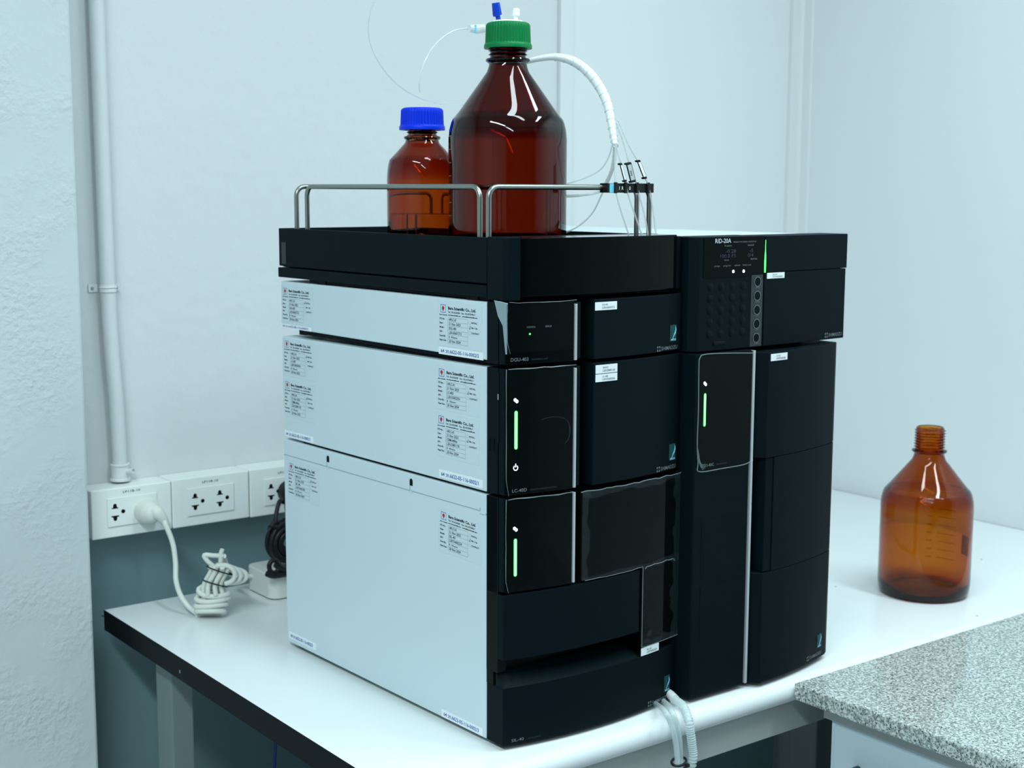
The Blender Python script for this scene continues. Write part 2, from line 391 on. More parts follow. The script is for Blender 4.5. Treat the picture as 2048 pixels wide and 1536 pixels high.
class Inst:
    def __init__(s, name, zb, label, cat, x0=0.0):
        s.zb = zb; s.x0 = x0; p = a2w((x0, 0, 0)); s.e = thing(name, (p[0], p[1], zb), label, cat, TH)
    def b(s, mb, name, mt, **k): return mb.build(name, mt, s.e if not k.get('under') else k.pop('under'), off=(s.x0, 0, s.zb), **{q: r for q, r in k.items() if q != 'under'})
def frect(mb, F, x0, x1, z0, z1, m=0, off=0.0004, n=6):
    xs = np.linspace(x0, x1, n)
    V = [(x, F(x)-off, z0) for x in xs]+[(x, F(x)-off, z1) for x in xs]
    return mb.add(V, [(i, i+1, n+i+1, n+i) for i in range(n-1)], m)
def fring(mb, mp, cx, cz, r0, r1, m=0, n=28, a0=0, a1=2*math.pi, sx=1.0):
    V = []
    for i in range(n+1):
        a = a0+(a1-a0)*i/n; V += [mp(cx+sx*r0*math.cos(a), cz+r0*math.sin(a)), mp(cx+sx*r1*math.cos(a), cz+r1*math.sin(a))]
    return mb.add(V, [(2*i, 2*i+1, 2*i+3, 2*i+2) for i in range(n)], m)
def fdisc(mb, mp, cx, cz, r, m=0, n=20):
    return mb.add([mp(cx+r*math.cos(2*math.pi*i/n), cz+r*math.sin(2*math.pi*i/n)) for i in range(n)], [tuple(range(n))], m)
def maker_logo(I, F, xl, xr, z):
    mb = MB(); mp = front(F); h = 0.0048; s = 0.0030; cx = xl+s; cz = z+0.0017
    for sx in (-1, 1):
        for sz in (-1, 1):
            mb.poly([mp(cx+sx*0.0006, cz+sz*0.0006), mp(cx+sx*s, cz+sz*0.0006), mp(cx+sx*s, cz+sz*s), mp(cx+sx*0.0006, cz+sz*s)])
    m2 = front(F, 0.0006); fring(mb, m2, cx, cz, s*0.42, s*0.66, 1)
    mb.text('SHIMADZU', mp, xl+0.0076, z-0.0004, 0.0042, 0, width=xr-xl-0.0076, bold=0.006)
    return I.b(mb, 'maker_lettering', ['print_grey', 'case_black'])
def eco_logo(I, F, x0, x1, z1, z0):
    mb = MB(); mp = front(F, 0.0005); m2 = front(F, 0.0008); m3 = front(F, 0.0010)
    frect(mb, F, x0, x1, z0, z1, 0)
    w_ = x1-x0; cx = (x0+x1)/2; cz = z1-(z1-z0)*0.36
    leaf = [(cx+w_*0.40*math.sin(t)*math.cos(t*0.5), cz+w_*0.62*math.cos(t)) for t in np.linspace(0, 2*math.pi, 20)[:-1]]
    mb.add([m2(cx+0.42*w_*math.cos(a), cz+0.62*w_*math.sin(a)) for a in np.linspace(0, 2*math.pi, 19)[:-1]], [tuple(range(18))], 1)
    S = [(cx+w_*0.30, cz+w_*0.45), (cx+w_*0.38, cz+w_*0.10), (cx+w_*0.22, cz-w_*0.25), (cx-w_*0.02, cz-w_*0.55), (cx-w_*0.16, cz-w_*0.85)]
    W = [0.03, 0.14, 0.20, 0.10, 0.05]
    for (a, b), (c, d), p, q in zip(S[:-1], S[1:], W[:-1], W[1:]):
        mb.poly([m3(a-p*w_*0.6, b), m3(c-q*w_*0.6, d), m3(c+q*w_*0.6, d), m3(a+p*w_*0.6, b)], 2)
    mb.text('eco', m3, x0+w_*0.10, z0+(z1-z0)*0.05, (z1-z0)*0.17, 2, width=w_*0.8, bold=0.02)
    return I.b(mb, 'eco_emblem', ['logo_plate', 'logo_teal', 'logo_cyan'])
def serial_tag(I, F, x0, x1, z1, z0, a, b_):
    mb = MB(); xs = np.linspace(x0, x1, 5)
    mb.prism([(x, F(x)-0.0006) for x in xs]+[(x1, F(x1)), (x0, F(x0))], z0, z1, 0)
    mp = front(F, 0.0009); w_ = x1-x0; h = z1-z0
    mb.text(a, mp, x0+w_*0.30, z0+h*0.58, h*0.20, 1, width=w_*0.26)
    mb.text(b_, mp, x0+w_*0.30, z0+h*0.20, h*0.24, 1, width=w_*0.58)
    return I.b(mb, 'serial_sticker', ['paper', 'ink_black'])
def display_film(I, F, x0, x1, z0, z1, curl=False):
    mb = MB(); frect(mb, F, x0+0.001, x1-0.001, z0+0.001, z1-0.001, 0, off=0.0012, n=10)
    o = 0.0014; rnd = random.Random(int(z0*1e5))
    e = [(x, F(x)-o-rnd.uniform(0, 0.0006), z1+rnd.uniform(-0.0006, 0.0006)) for x in np.linspace(x0+0.002, x1, 9)]
    mb.tube(e, [0.0004, 0.0008, 0.0005, 0.0007, 0.0003] if not curl else 0.0003, 6, 1)
    e = [(x0+rnd.uniform(-0.0002, 0.0004)+(0.004*max(0, 1-(z-z0)/0.012)), F(x0)-o, z) for z in np.linspace(z0, z1, 9)]
    mb.tube(e, [0.0002, 0.0005, 0.0003, 0.0005], 6, 1)
    return I.b(mb, 'protective_film', ['film', 'film_edge'], smooth=True)

# ---- service stickers on the white side
def service_sticker(I, y0, z1, rows, mark=1, ink=2, rot=0.0):
    mb = MB(); W, H = 0.0800, 0.0500
    def mp0(u, v, off): u_, v_ = u, v+rot*(u-W/2); return (-off, y0-u_, z1+v_)
    mp = lambda u, v: mp0(u, v, 0.00035)
    lo = [mp0(0, 0, 0.0002), mp0(W, 0, 0.0002), mp0(W, -H, 0.0002), mp0(0, -H, 0.0002)]
    mb.extrude(lo, (0.00022, 0, 0), 0)
    K = 0.001
    def rectm(u0, v0, u1, v1, m): mb.poly([mp(u0*K, -v0*K), mp(u1*K, -v0*K), mp(u1*K, -v1*K), mp(u0*K, -v1*K)], m)
    # round cornered emblem
    for a, b in (((5.5, 3.4), (15.2, 3.9)), ((5.5, 11.6), (15.2, 12.1))): rectm(*a, *b, 3)
    for a, b in (((5.5, 3.4), (6.0, 12.1)), ((14.7, 3.4), (15.2, 12.1))): rectm(*a, *b, 3)
    fdisc(mb, mp, 10.3*K, -7.2*K, 2.2*K, 4); rectm(9.6, 8.5, 11.0, 10.6, 4)
    T = lambda s_, u, v, h, wd, m=1, bold=0.0, sh=0.0: mb.text(s_, mp, u*K, -v*K, h*K, m, width=wd*K, bold=bold, shear=sh)
    T('Bara Scientific', 3.6, 15.2, 1.3, 14.2, bold=0.03)
    T('Bara Scientific Co., Ltd.', 19.3, 8.1, 3.1, 50.5, bold=0.035)
    T('Tel : 02-6324300   Fax : 02-6375496-7', 19.3, 11.9, 1.9, 49.5, bold=0.02)
    T('www.barascientific.com    service@barascientific.com', 19.3, 14.8, 1.25, 53.0, bold=0.045)
    for k, s_ in enumerate(['SYS No. :', 'Date :', 'Model :', 'S/N :', 'Done By :', 'Next Due :']):
        v = 19.9+4.75*k; T(s_, 3.6, v, 1.9, [11, 7, 9, 6, 12, 13.5][k], bold=0.03)
    for k in range(7): rectm(19.0, 17.0+4.8*k-0.16, 55.2, 17.0+4.8*k+0.16, 2)
    for u in (19.0, 55.2): rectm(u-0.15, 17.0, u+0.15, 45.8, 2)
    for k, s_ in enumerate(rows):
        v = 20.7+4.8*k
        if s_ is None:                       # a signature scribble
            pts = [(21, v), (21.4, v-2.6), (22.4, v-0.2)]+[(25+i*1.15, v-(0.3 if i % 2 else 2.4 if i < 3 else 1.5)) for i in range(11)]
            for (a, b), (c, d) in zip(pts[:-1], pts[1:]):
                if a == 22.4: continue
                l = math.hypot(c-a, d-b); nx, ny = (d-b)/l*0.27, -(c-a)/l*0.27
                mb.poly([mp((a+nx)*K, -(b+ny)*K), mp((c+nx)*K, -(d+ny)*K), mp((c-nx)*K, -(d-ny)*K), mp((a-nx)*K, -(b-ny)*K)], 1)
        else: T(s_, 20.6, v, 2.9, min(24.5, 1.95*len(s_)), 1, bold=0.012, sh=0.12)
    for k, s_ in enumerate(['INSTALL', 'PM / CAL', 'CONTRACT']):
        v = 21.0+5.6*k; T(s_, 61.8, v, 1.8, [10.5, 11, 14][k], bold=0.02)
        fring(mb, mp, 59.2*K, -(v-0.9)*K, 1.75*K, 1.95*K, 2, 16)
        if k == mark:
            for (a, b), (c, d) in (((57.9, v-1), (58.8, v+0.6)), ((58.8, v+0.6), (60.8, v-3.2))):
                l = math.hypot(c-a, d-b); nx, ny = (d-b)/l*0.25, -(c-a)/l*0.25
                mb.poly([mp((a+nx)*K, -(b+ny)*K), mp((c+nx)*K, -(d+ny)*K), mp((c-nx)*K, -(d-ny)*K), mp((a-nx)*K, -(b-ny)*K)], 1)
    return I.b(mb, 'service_sticker', ['clear_sticker', 'ink_black', 'ink_grey', 'ink_blue', 'ink_red'])
def asset_sticker(I, y0, y1, z1, z0, num):
    mb = MB(); mb.extrude([(-0.0006, y0, z1), (-0.0006, y1, z1), (-0.0006, y1, z0), (-0.0006, y0, z0)], (0.0006, 0, 0), 0)
    mb.text(num, lambda u, v: (-0.0008, y0-u, z0+v), 0.004, (z1-z0)*0.27, (z1-z0)*0.48, 1, width=(y0-y1)-0.011, bold=0.01)
    return I.b(mb, 'asset_sticker', ['paper', 'ink_blue'])

def side_case(I, z0, z1, x1=0.2605, D=0.434, x0=0.0, dzt=0.0, dzb=0.0, y0=0.0):
    """white sheet metal cover; dzt / dzb: how far the top and bottom edge drift towards the back"""
    V = []
    for x in (x0, x1):
        for y, t, b in ((y0, 0, 0), (D, dzt, dzb)): V += [(x, y, z0+b), (x, y, z1+t)]
    F = [(0, 1, 3, 2), (4, 6, 7, 5), (0, 4, 5, 1), (2, 3, 7, 6), (0, 2, 6, 4), (1, 5, 7, 3)]
    return MB().add(V, F)
def bezel_side(mb, z0, z1, F, xs, x0=0.0, y0=-0.0005, back=None):
    """the black front frame seen from the side: from the cover forward to the front curve"""
    return mb.prism([(x0, y0), (x0, F(x0+0.002)+0.010), (x0+0.002, F(x0+0.003)+0.0005), (xs, F(xs)+0.006), (xs, y0)], z0, z1)

# ---- autosampler (bottom of the stack)
Z_S0, Z_S1, Z_L0, Z_L1, Z_D0, Z_D1 = 0.0055, 0.2833, 0.2866, 0.4233, 0.4311, 0.4933
S = Inst('autosampler', 0.0, 'tall white sided autosampler with a slotted black front, lowest unit of its stack', 'laboratory instrument')
S.b(side_case(S, Z_S0, Z_S1, dzt=0.0012, dzb=0.002), 'cover', 'case_white', bevel=0.0012)
sm = MB()                                   # seam, keyholes and notch of the cover
sm.box(-0.0003, 0.001, 0.012, 0.4335, 0.2633, 0.2641, 0)
for yk in (0.3238, 0.1414):
    P = [(-0.0004, yk+0.0028*math.cos(a), 0.2755+0.0028*math.sin(a)) for a in np.linspace(0, math.pi, 9)]+[(-0.0004, yk-0.0028, 0.2700), (-0.0004, yk+0.0028, 0.2700)]
    sm.extrude(P, (0.002, 0, 0), 1); sm.box(-0.0003, 0.001, yk+0.0022, yk+0.0030, 0.2640, 0.2705, 0)
    sm.box(-0.0010, 0.001, yk-0.0035, yk+0.0030, 0.2622, 0.2636, 2)
sm.box(-0.0003, 0.001, 0.0105, 0.0113, 0.2633, 0.2670, 0); sm.box(-0.0010, 0.001, -0.0002, 0.0105, 0.2610, 0.2628, 2)
S.b(sm, 'cover_seam', ['ink_grey', 'case_dark', 'case_white'])
zf0, zf1 = 0.0055, 0.2838
mb = MB(); cblock(mb, 0.0005, 0.2622, zf0, 0.0715, lambda x: FA(x) if x < 0.2553 else FA(0.2553)+(x-0.2553)*0.43, -0.0005, n=24)
# sloping top of the drawer
xs = np.linspace(0.0006, 0.1905, 16); V = [(x, FA(x), 0.0715) for x in xs]+[(x, -0.016, 0.0865) for x in xs]+[(x, -0.016, 0.0715) for x in xs]
n = 16; mb.add(V, [(i, i+1, n+i+1, n+i) for i in range(n-1)]+[(n+i, n+i+1, 2*n+i+1, 2*n+i) for i in range(n-1)]+[(0, n, 2*n), (n-1, 3*n-1, 2*n-1)])
S.b(mb, 'lower_front', 'case_black', bevel=0.0008)
mb = MB(); mb.box(0.0005, 0.2620, -0.012, -0.0005, 0.0715, zf1-0.0005)
mb.prism([(0.0003, -0.0005), (0.0003, -0.020), (0.012, -0.020), (0.012, -0.0005)], 0.0868, 0.2834)
S.b(mb, 'front_chassis', 'case_dark')
mb = MB(); cblock(mb, 0.0008, 0.1897, 0.1030, 0.1765, FA, -0.012, n=18); mb.prism([(0.0004, -0.0008), (0.0004, -0.020), (0.0008, -0.0295), (0.010, -0.0295), (0.010, -0.0008)], 0.1030, 0.1765)
S.b(mb, 'front_cover', 'case_black', bevel=0.0008)
mb = MB(); mb.prism([(0.0003, -0.0008), (0.0003, -0.0195), (0.01, -0.0195), (0.01, -0.0008)], 0.1765, 0.2835)
S.b(mb, 'side_frame', 'case_black', bevel=0.0006); mb = MB()
mb.prism([(0.0006, -0.0205), (0.0012, -0.0290), (0.01, -0.0290), (0.01, -0.0205)], 0.1795, 0.2835)
S.b(mb, 'side_frame', 'case_black', bevel=0.0006); mb = MB()
mb.prism([(0.2553, FA(0.2553)), (0.2622, FA(0.2553)+0.0030), (0.2622, -0.0008), (0.2553, -0.0008)], 0.0720, 0.2835)
S.b(mb, 'side_frame', 'case_black', bevel=0.0006)
mb = MB(); cblock(mb, 0.0025, 0.0850, 0.1792, 0.2832, FA, -0.013, n=12)
disp = S.b(mb, 'display_panel', 'gloss_black', bevel=0.0006)
S.b(cblock(MB(), 0.0856, 0.0886, 0.1800, 0.2825, FA, -0.030, off=0.0012, n=3), 'edge_strip', 'silver_strip', bevel=0.0004)
def icons(I, F, x, zi, zt, zb_, zp=None, wd=0.0019):
    mb = MB(); mp = front(F, 0.0007); fring(mb, mp, x-0.0009, zi+0.0007, 0.0006, 0.0019, 0, 16, sx=0.9); fring(mb, mp, x+0.0011, zi-0.0010, 0.0006, 0.0019, 0, 16, sx=0.9)
    I.b(mb, 'status_icon', ['led_white']); mb = MB()
    if zp:
        fring(mb, mp, x, zp-0.0004, 0.0022, 0.0031, 0, 24, math.radians(125), math.radians(415), sx=0.9)
        frect(mb, F, x-0.0004, x+0.0004, zp+0.0002, zp+0.0042, 0, off=0.0007, n=2)
    if zp: I.b(mb, 'power_icon', ['led_white'])
    mb = MB()
    for k, (o, wd_, m_) in enumerate(((0.0010, wd, 0), (0.0012, wd*0.62, 1))):
        mp = front(F, o); P = [mp(x+wd_*math.cos(a), zt-wd+wd_*math.sin(a)) for a in np.linspace(0, math.pi, 9)]+[mp(x+wd_*math.cos(a), zb_+wd+wd_*math.sin(a)) for a in np.linspace(math.pi, 2*math.pi, 9)]
        mb.poly(P, m_)
    I.b(mb, 'status_light', ['led_green', 'led_green_core'])
icons(S, FA, 0.0135, 0.2495, 0.2390, 0.1968)
display_film(S, FA, 0.0022, 0.0868, 0.1788, 0.2828)
# smoked window, L-shaped
mb = MB(); cblock(mb, 0.0975, 0.2553, 0.1800, 0.2815, FA, -0.013, n=16); cblock(mb, 0.1925, 0.2553, 0.0830, 0.1796, FA, -0.013, n=8)
S.b(mb, 'window', 'smoke_window', bevel=0.0006)
mb = MB(); rn = random.Random(3)
def haze(x0, x1, z0, z1, wl, wr, wt, wbm):
    n = 26
    def side(p, q, d0, fx):
        ds = [d0*(0.85+0.22*math.sin(0.45*i+d0*900)+0.13*math.sin(1.1*i+x0*50)+0.08*rn.random()) for i in range(n+1)]
        for i in range(n):
            t0, t1 = i/n, (i+1)/n; a = (p[0]+(q[0]-p[0])*t0, p[1]+(q[1]-p[1])*t0); b = (p[0]+(q[0]-p[0])*t1, p[1]+(q[1]-p[1])*t1)
            d, d2 = ds[i], ds[i+1]; mp = front(FA, 0.0014)
            mb.poly([mp(*a), mp(*b), mp(b[0]+fx[0]*d2, b[1]+fx[1]*d2), mp(a[0]+fx[0]*d, a[1]+fx[1]*d)], 0)
    side((x0, z0), (x0, z1), wl, (1, 0)); side((x1, z0), (x1, z1), wr, (-1, 0)); side((x0, z1), (x1, z1), wt, (0, -1)); side((x0, z0), (x1, z0), wbm, (0, 1))
haze(0.0980, 0.2625, 0.1802, 0.2812, 0.010, 0.012, 0.007, 0.004)
haze(0.1935, 0.2625, 0.0832, 0.1800, 0.0015, 0.016, 0.003, 0.008)
mp = front(FA, 0.0018)
mb.tube([mp(x, 0.2815+rn.uniform(-.0008, .0008)) for x in np.linspace(0.0955, 0.264, 24)], 0.0006, 5, 1)
mb.tube([mp(x, 0.1800+rn.uniform(-.0004, .0004)) for x in np.linspace(0.102, 0.193, 10)]+[mp(0.1935, 0.176)]+[mp(0.1932, z) for z in np.linspace(0.170, 0.0835, 8)]+[mp(x, 0.0830) for x in np.linspace(0.20, 0.262, 8)], 0.0004, 5, 1)
mb.tube([mp(0.1975, 0.1770)]+[mp(x, 0.1795+0.0006*math.sin(x*300)) for x in np.linspace(0.20, 0.250, 8)]+[mp(0.2535, 0.176)], 0.0005, 5, 1)
frect(mb, FA, 0.0960, 0.2640, 0.1802, 0.2815, 2, off=0.0011, n=14); frect(mb, FA, 0.1932, 0.2640, 0.0832, 0.1800, 2, off=0.0011, n=8)
for i in range(70):
    x, z = (rn.uniform(0.10, 0.26), rn.choice((rn.uniform(0.182, 0.19), rn.uniform(0.268, 0.28), rn.uniform(0.2, 0.27) if False else 0.185)))
    if i % 3 == 0: x, z = rn.uniform(0.243, 0.252), rn.uniform(0.1, 0.28)
    fdisc(mb, mp, x, z, rn.uniform(0.0003, 0.0011), 0, 7)
mb.add([mp(0.207+0.0045*math.cos(a)+0.002*math.sin(a), 0.098+0.0040*math.sin(a)) for a in np.linspace(0, 2*math.pi, 15)[:-1]], [tuple(range(14))], 0)
S.b(mb, 'protective_film', ['film_haze', 'film_edge', 'film'], smooth=True)
serial_tag(S, FA, 0.1938, 0.2262, 0.0812, 0.0722, 'SIL-40', 'L20776002224')
eco_logo(S, FA, 0.2385, 0.2495, 0.0362, 0.0165); maker_logo(S, FA, 0.2079, 0.2475, 0.0080)
S.b(MB().text('SIL-40', front(FA), 0.0100, 0.0092, 0.0034, 0, width=0.0148, bold=0.005), 'model_lettering', 'print_grey')
S.b(MB().text('AUTOSAMPLER', front(FA), 0.0300, 0.0092, 0.0018, 0, width=0.0160), 'caption_lettering', 'print_dim')
service_sticker(S, 0.0881, 0.2528, ['HPLC-01', '21 Nov 2023', 'SIL-40', 'L20776002224', None, '20 Nov 2024'], rot=-0.02)
service_sticker(S, 0.4254, 0.2578, ['HPLC-01', '21 Nov 2022', 'SIL-40', 'L20776002224', None, '20 Nov 2023'], 0)
asset_sticker(S, 0.0825, 0.0054, 0.0158, 0.0068, '64 วท.6622-05-116-0002/3'); asset_sticker(S, 0.4280, 0.3602, 0.0225, 0.0130, '64 วท.6622-05-116-0002/3')
for x in (0.03, 0.23):
    for y in (0.03, 0.40): S.b(MB().lathe([(0, 0.0), (0.012, 0.0), (0.012, 0.006), (0, 0.006)], 20, c=(x, y)), 'foot', 'case_dark', smooth=True)

# ---- pump and degasser share the same face layout
def two_door(name, label, z0, z1, zf0, zf1, disp_z, dzt, dzb, led, model, sub, film_z):
    I = Inst(name, z0-0.0033 if name == 'pump_module' else z0-0.0078, label, 'laboratory instrument')
    I.b(side_case(I, z0, z1, dzt=dzt, dzb=dzb), 'cover', 'case_white', bevel=0.0012)
    mb = MB(); mb.prism([(0.0003, -0.0006), (0.0003, -0.0195), (0.010, -0.0195), (0.010, -0.0006)], zf0, zf1)
    I.b(mb, 'side_frame', 'case_black', bevel=0.0006); mb = MB()
    mb.prism([(0.0006, -0.0206), (0.0012, -0.0292), (0.010, -0.0292), (0.010, -0.0206)], zf0+0.0004, zf1-0.0004)
    I.b(mb, 'side_frame', 'case_black', bevel=0.0006)
    I.b(MB().box(0.003, 0.2620, -0.017, -0.0006, zf0+0.0005, zf1-0.0005), 'front_chassis', 'case_dark')
    I.b(cblock(MB(), 0.0025, 0.0850, zf0, zf1, FA, -0.017, n=12), 'display_panel', 'gloss_black', bevel=0.0006)
    I.b(cblock(MB(), 0.0856, 0.0886, zf0+0.0008, zf1-0.0035, FA, -0.030, off=0.0012, n=3), 'edge_strip', 'silver_strip', bevel=0.0004)
    I.b(cblock(MB(), 0.0888, 0.0965, zf0+0.002, zf1-0.002, lambda x: FA(x)+0.0015+(x-0.0888)*0.2, -0.017, n=3), 'display_side', 'case_black', bevel=0.0004)
    mb = MB(); xs = np.linspace(0.1125, 0.2553, 16)
    mb.prism([(x, FA(x)) for x in xs]+[(0.2622, FA(0.2553)+0.0030), (0.2622, -0.017), (0.1125, -0.017)], zf0, zf1)
    I.b(mb, 'door', 'case_black', bevel=0.0008)
    for x in (0.03, 0.23):
        for y in (0.03, 0.408): I.b(MB().box(x-0.014, x+0.014, y-0.008, y+0.008, z0-((0.0030 if y < 0.1 else 0.0018) if name == 'pump_module' else (0.0075 if y < 0.1 else 0.0072)), z0+0.001), 'foot', 'case_dark')
    return I
L = two_door('pump_module', 'white sided solvent pump module with a green lit display, middle unit of its stack', Z_L0, Z_L1, 0.2868, 0.4240, None, -0.0018, 0.0012, 1, 'LC-40D', '', 0)
icons(L, FA, 0.0137, 0.3898, 0.3788, 0.3368, 0.3171)
display_film(L, FA, 0.0022, 0.0872, 0.2862, 0.4238)
mb = MB(); mp = front(FA, 0.0016)           # swirl left by a wiping hand on the film
for k in range(5):
    a0 = 2.2-0.25*k; P = [mp(0.052+0.016*math.cos(a)+0.003*k, 0.352+0.017*math.sin(a)) for a in np.linspace(a0, a0-(0.5 if k < 4 else 2.2), 8)]
    mb.tube(P, [0.0001, 0.0004, 0.0001] if k < 4 else [0.0002, 0.0007, 0.0002], 5, 0)
L.b(mb, 'film_crease', 'film_haze')
mb = MB()
for a, b, c, d in ((-0.0132, -0.0062, 0.3475, 0.3468), (-0.0132, -0.0062, 0.3335, 0.3328)): mb.box(-0.0004, 0.0004, a, b, d, c)
for y in (-0.0136, -0.0062): mb.box(-0.0004, 0.0004, y, y+0.0006, 0.3330, 0.3473)
mb.box(-0.0002, 0.0010, -0.0215, -0.0198, 0.3430, 0.4200)
L.b(mb, 'release_button', 'case_dark')
L.b(MB().box(-0.0004, 0.0008, -0.0212, -0.0200, 0.3905, 0.3965), 'latch', 'silver_strip')
serial_tag(L, FA, 0.1152, 0.1471, 0.4213, 0.4118, 'CBM-40LITE', 'L20125801135'); serial_tag(L, FA, 0.1152, 0.1471, 0.4110, 0.4025, 'LC-40D', 'L20155602356')
eco_logo(L, FA, 0.2395, 0.2520, 0.3178, 0.2985); maker_logo(L, FA, 0.2163, 0.2530, 0.2895)
L.b(MB().text('LC-40D', front(FA), 0.0095, 0.2899, 0.0036, 0, width=0.0176, bold=0.005), 'model_lettering', 'print_grey')
L.b(MB().text('SOLVENT DELIVERY MODULE', front(FA), 0.0310, 0.2903, 0.0018, 0, width=0.0330), 'caption_lettering', 'print_dim')
service_sticker(L, 0.0910, 0.4170, ['HPLC-01', '21 Nov 2023', 'LC-40D', 'L20155602356', None, '20 Nov 2024'])
service_sticker(L, 0.0921, 0.3635, ['HPLC-01', '21 Nov 2023', 'CBM-40lite', 'L20125801135', None, '20 Nov 2024'])
service_sticker(L, 0.4312, 0.4195, ['HPLC-01', '21 Nov 2022', 'LC-40D', 'L20155602356', None, '20 Nov 2023'], 0)
service_sticker(L, 0.4317, 0.3656, ['HPLC-01', '21 Nov 2022', 'CBM-40lite', 'L20125801135', None, '20 Nov 2023'], 0)
asset_sticker(L, 0.0857, 0.0057, 0.2985, 0.2893, '64 วท.6622-05-116-0002/1'); asset_sticker(L, 0.4300, 0.3581, 0.2972, 0.2890, '64 วท.6622-05-116-0002/1')

D = two_door('degasser_module', 'low white sided degasser module under the dark reservoir tray', Z_D0, Z_D1, 0.4282, 0.4940, None, 0.0002, 0.0018, 0, 'DGU-403', '', 0)
display_film(D, FA, 0.0030, 0.0868, 0.4400, 0.4945, True)
D.b(MB().add([(-0.0012, -0.0150, 0.4957), (-0.0006, -0.0250, 0.4950), (0.0010, -0.0335, 0.4937), (0.0006, -0.0270, 0.4700), (0.0012, -0.0332, 0.4700), (0.0016, -0.0305, 0.4400), (0.0022, -0.0325, 0.4400), (-0.0008, -0.0205, 0.4800)], [(0, 7, 1), (1, 7, 3), (1, 3, 4, 2), (3, 5, 6, 4)]).tube([(-0.0012, -0.0150, 0.4957), (-0.0006, -0.0250, 0.4952), (0.0012, -0.0340, 0.4937)], 0.0006, 6), 'film_fold', 'film_fold')
mb = MB(); mp = front(FA, 0.0006); fdisc(mb, mp, 0.0296, 0.4604, 0.0011, 0); D.b(mb, 'indicator_light', 'led_green')
for s_, u, v, h, wd, nm, mt_ in (('CONTROL', 0.0258, 0.4668, 0.0020, 0.0105, 'caption_lettering', 'print_grey'), ('ERROR', 0.0480, 0.4668, 0.0020, 0.0080, 'caption_lettering', 'print_grey'), ('DGU-403', 0.0073, 0.4318, 0.0038, 0.0208, 'model_lettering', 'print_grey'), ('DEGASSING UNIT', 0.0318, 0.4322, 0.0018, 0.0200, 'caption_lettering', 'print_dim')):
    D.b(MB().text(s_, mp, u, v, h, 0, width=wd, bold=0.005 if h > 0.003 else 0), nm, mt_)
serial_tag(D, FA, 0.1134, 0.1452, 0.4908, 0.4818, 'DGU-403', 'L20165601712')
eco_logo(D, FA, 0.2370, 0.2492, 0.4580, 0.4392); maker_logo(D, FA, 0.2132, 0.2515, 0.4305)
service_sticker(D, 0.0878, 0.4892, ['HPLC-01', '21 Nov 2023', 'DGU-403', 'L20165601712', None, '20 Nov 2024'])
service_sticker(D, 0.4329, 0.4885, ['HPLC-01', '21 Nov 2022', 'DGU-403', 'L20165601712', None, '20 Nov 2023'], 0)
asset_sticker(D, 0.0854, 0.0050, 0.4384, 0.4302, '64 วท.6622-05-116-0002/2'); asset_sticker(D, 0.4338, 0.3587, 0.4382, 0.4318+0.0012, '64 วท.6622-05-116-0002/2')

# ---- reservoir tray
T = Inst('reservoir_tray', 0.4951, 'dark reservoir tray with steel rails holding two brown bottles above the degasser', 'bottle tray')
zt0, zt1 = 0.4951, 0.5630
ZF = 0.5370                                  # floor the bottles stand on
mb = MB()
mb.box(0.0, 0.2605, 0.0, 0.4405, 0.4985, 0.5112)
T.b(mb, 'lower_tray', 'case_black', bevel=0.001)
mb = MB()
mb.box(0.0, 0.0035, -0.0005, 0.4370, 0.5133, zt1-0.001); mb.box(0.2570, 0.2605, -0.0005, 0.4370, 0.5133, zt1-0.002)
mb.box(0.0035, 0.2570, 0.4335, 0.4370, 0.5133, zt1-0.001); mb.box(0.0035, 0.2570, -0.0005, 0.4335, 0.5120, ZF)
mb.box(0.0035, 0.2570, 0.0, 0.02, 0.5133, zt1-0.001)
T.b(mb, 'upper_tray', 'case_black', bevel=0.0008)
T.b(MB().box(-0.0004, 0.0002, 0.4190, 0.4300, 0.5160, 0.5440), 'side_grip', 'print_dim', bevel=0.003)
for x in (0.02, 0.24):
    for y in (0.03, 0.34): T.b(MB().box(x-0.016, x+0.016, y-0.010, y+0.010, 0.4937, 0.4986), 'foot', 'case_dark')
mb = MB(); mb.prism([(0.0002, -0.0008), (0.0002, -0.028), (0.004, -0.0315), (0.0165, -0.0370), (0.0165, -0.0008)], 0.4965, zt1)
T.b(mb, 'corner_cover', 'case_black', bevel=0.0008); mb = MB()
mb.prism([(0.2480, FA(0.2480)), (0.2605, FA(0.2480)+0.006), (0.2605, -0.0008), (0.2480, -0.0008)], 0.4995, zt1-0.003)
T.b(mb, 'corner_cover', 'case_black', bevel=0.0008)
mb = MB(); cblock(mb, 0.0168, 0.2478, 0.5000, zt1-0.001, FA, -0.0008, n=24)
T.b(mb, 'front_panel', 'gloss_black', bevel=0.0010)
T.b(MB().box(0.105, 0.262, -0.030, -0.0008, 0.4965, 0.4998), 'lower_lip', 'case_black')
zr = 0.6155
def rail(p, q, r=0.012):
    p = np.array(p); q = np.array(q); d = (q-p)/np.linalg.norm(q-p); u = np.array([0, 0, 1.0])
    P = [np.array([p[0], p[1], 0.5380]), np.array([p[0], p[1], zr-r])]
    P += [np.array([p[0], p[1], zr-r])+d*r*(1-math.cos(a))+u*r*math.sin(a) for a in np.linspace(0, math.pi/2, 8)[1:]]
    P += [np.array([q[0], q[1], zr-r])-d*r*(1-math.cos(a))+u*r*math.sin(a) for a in np.linspace(math.pi/2, 0, 8)[:-1]]
    P += [np.array([q[0], q[1], zr-r]), np.array([q[0], q[1], 0.5380])]
    return MB().tube(P, 0.0031, 12)
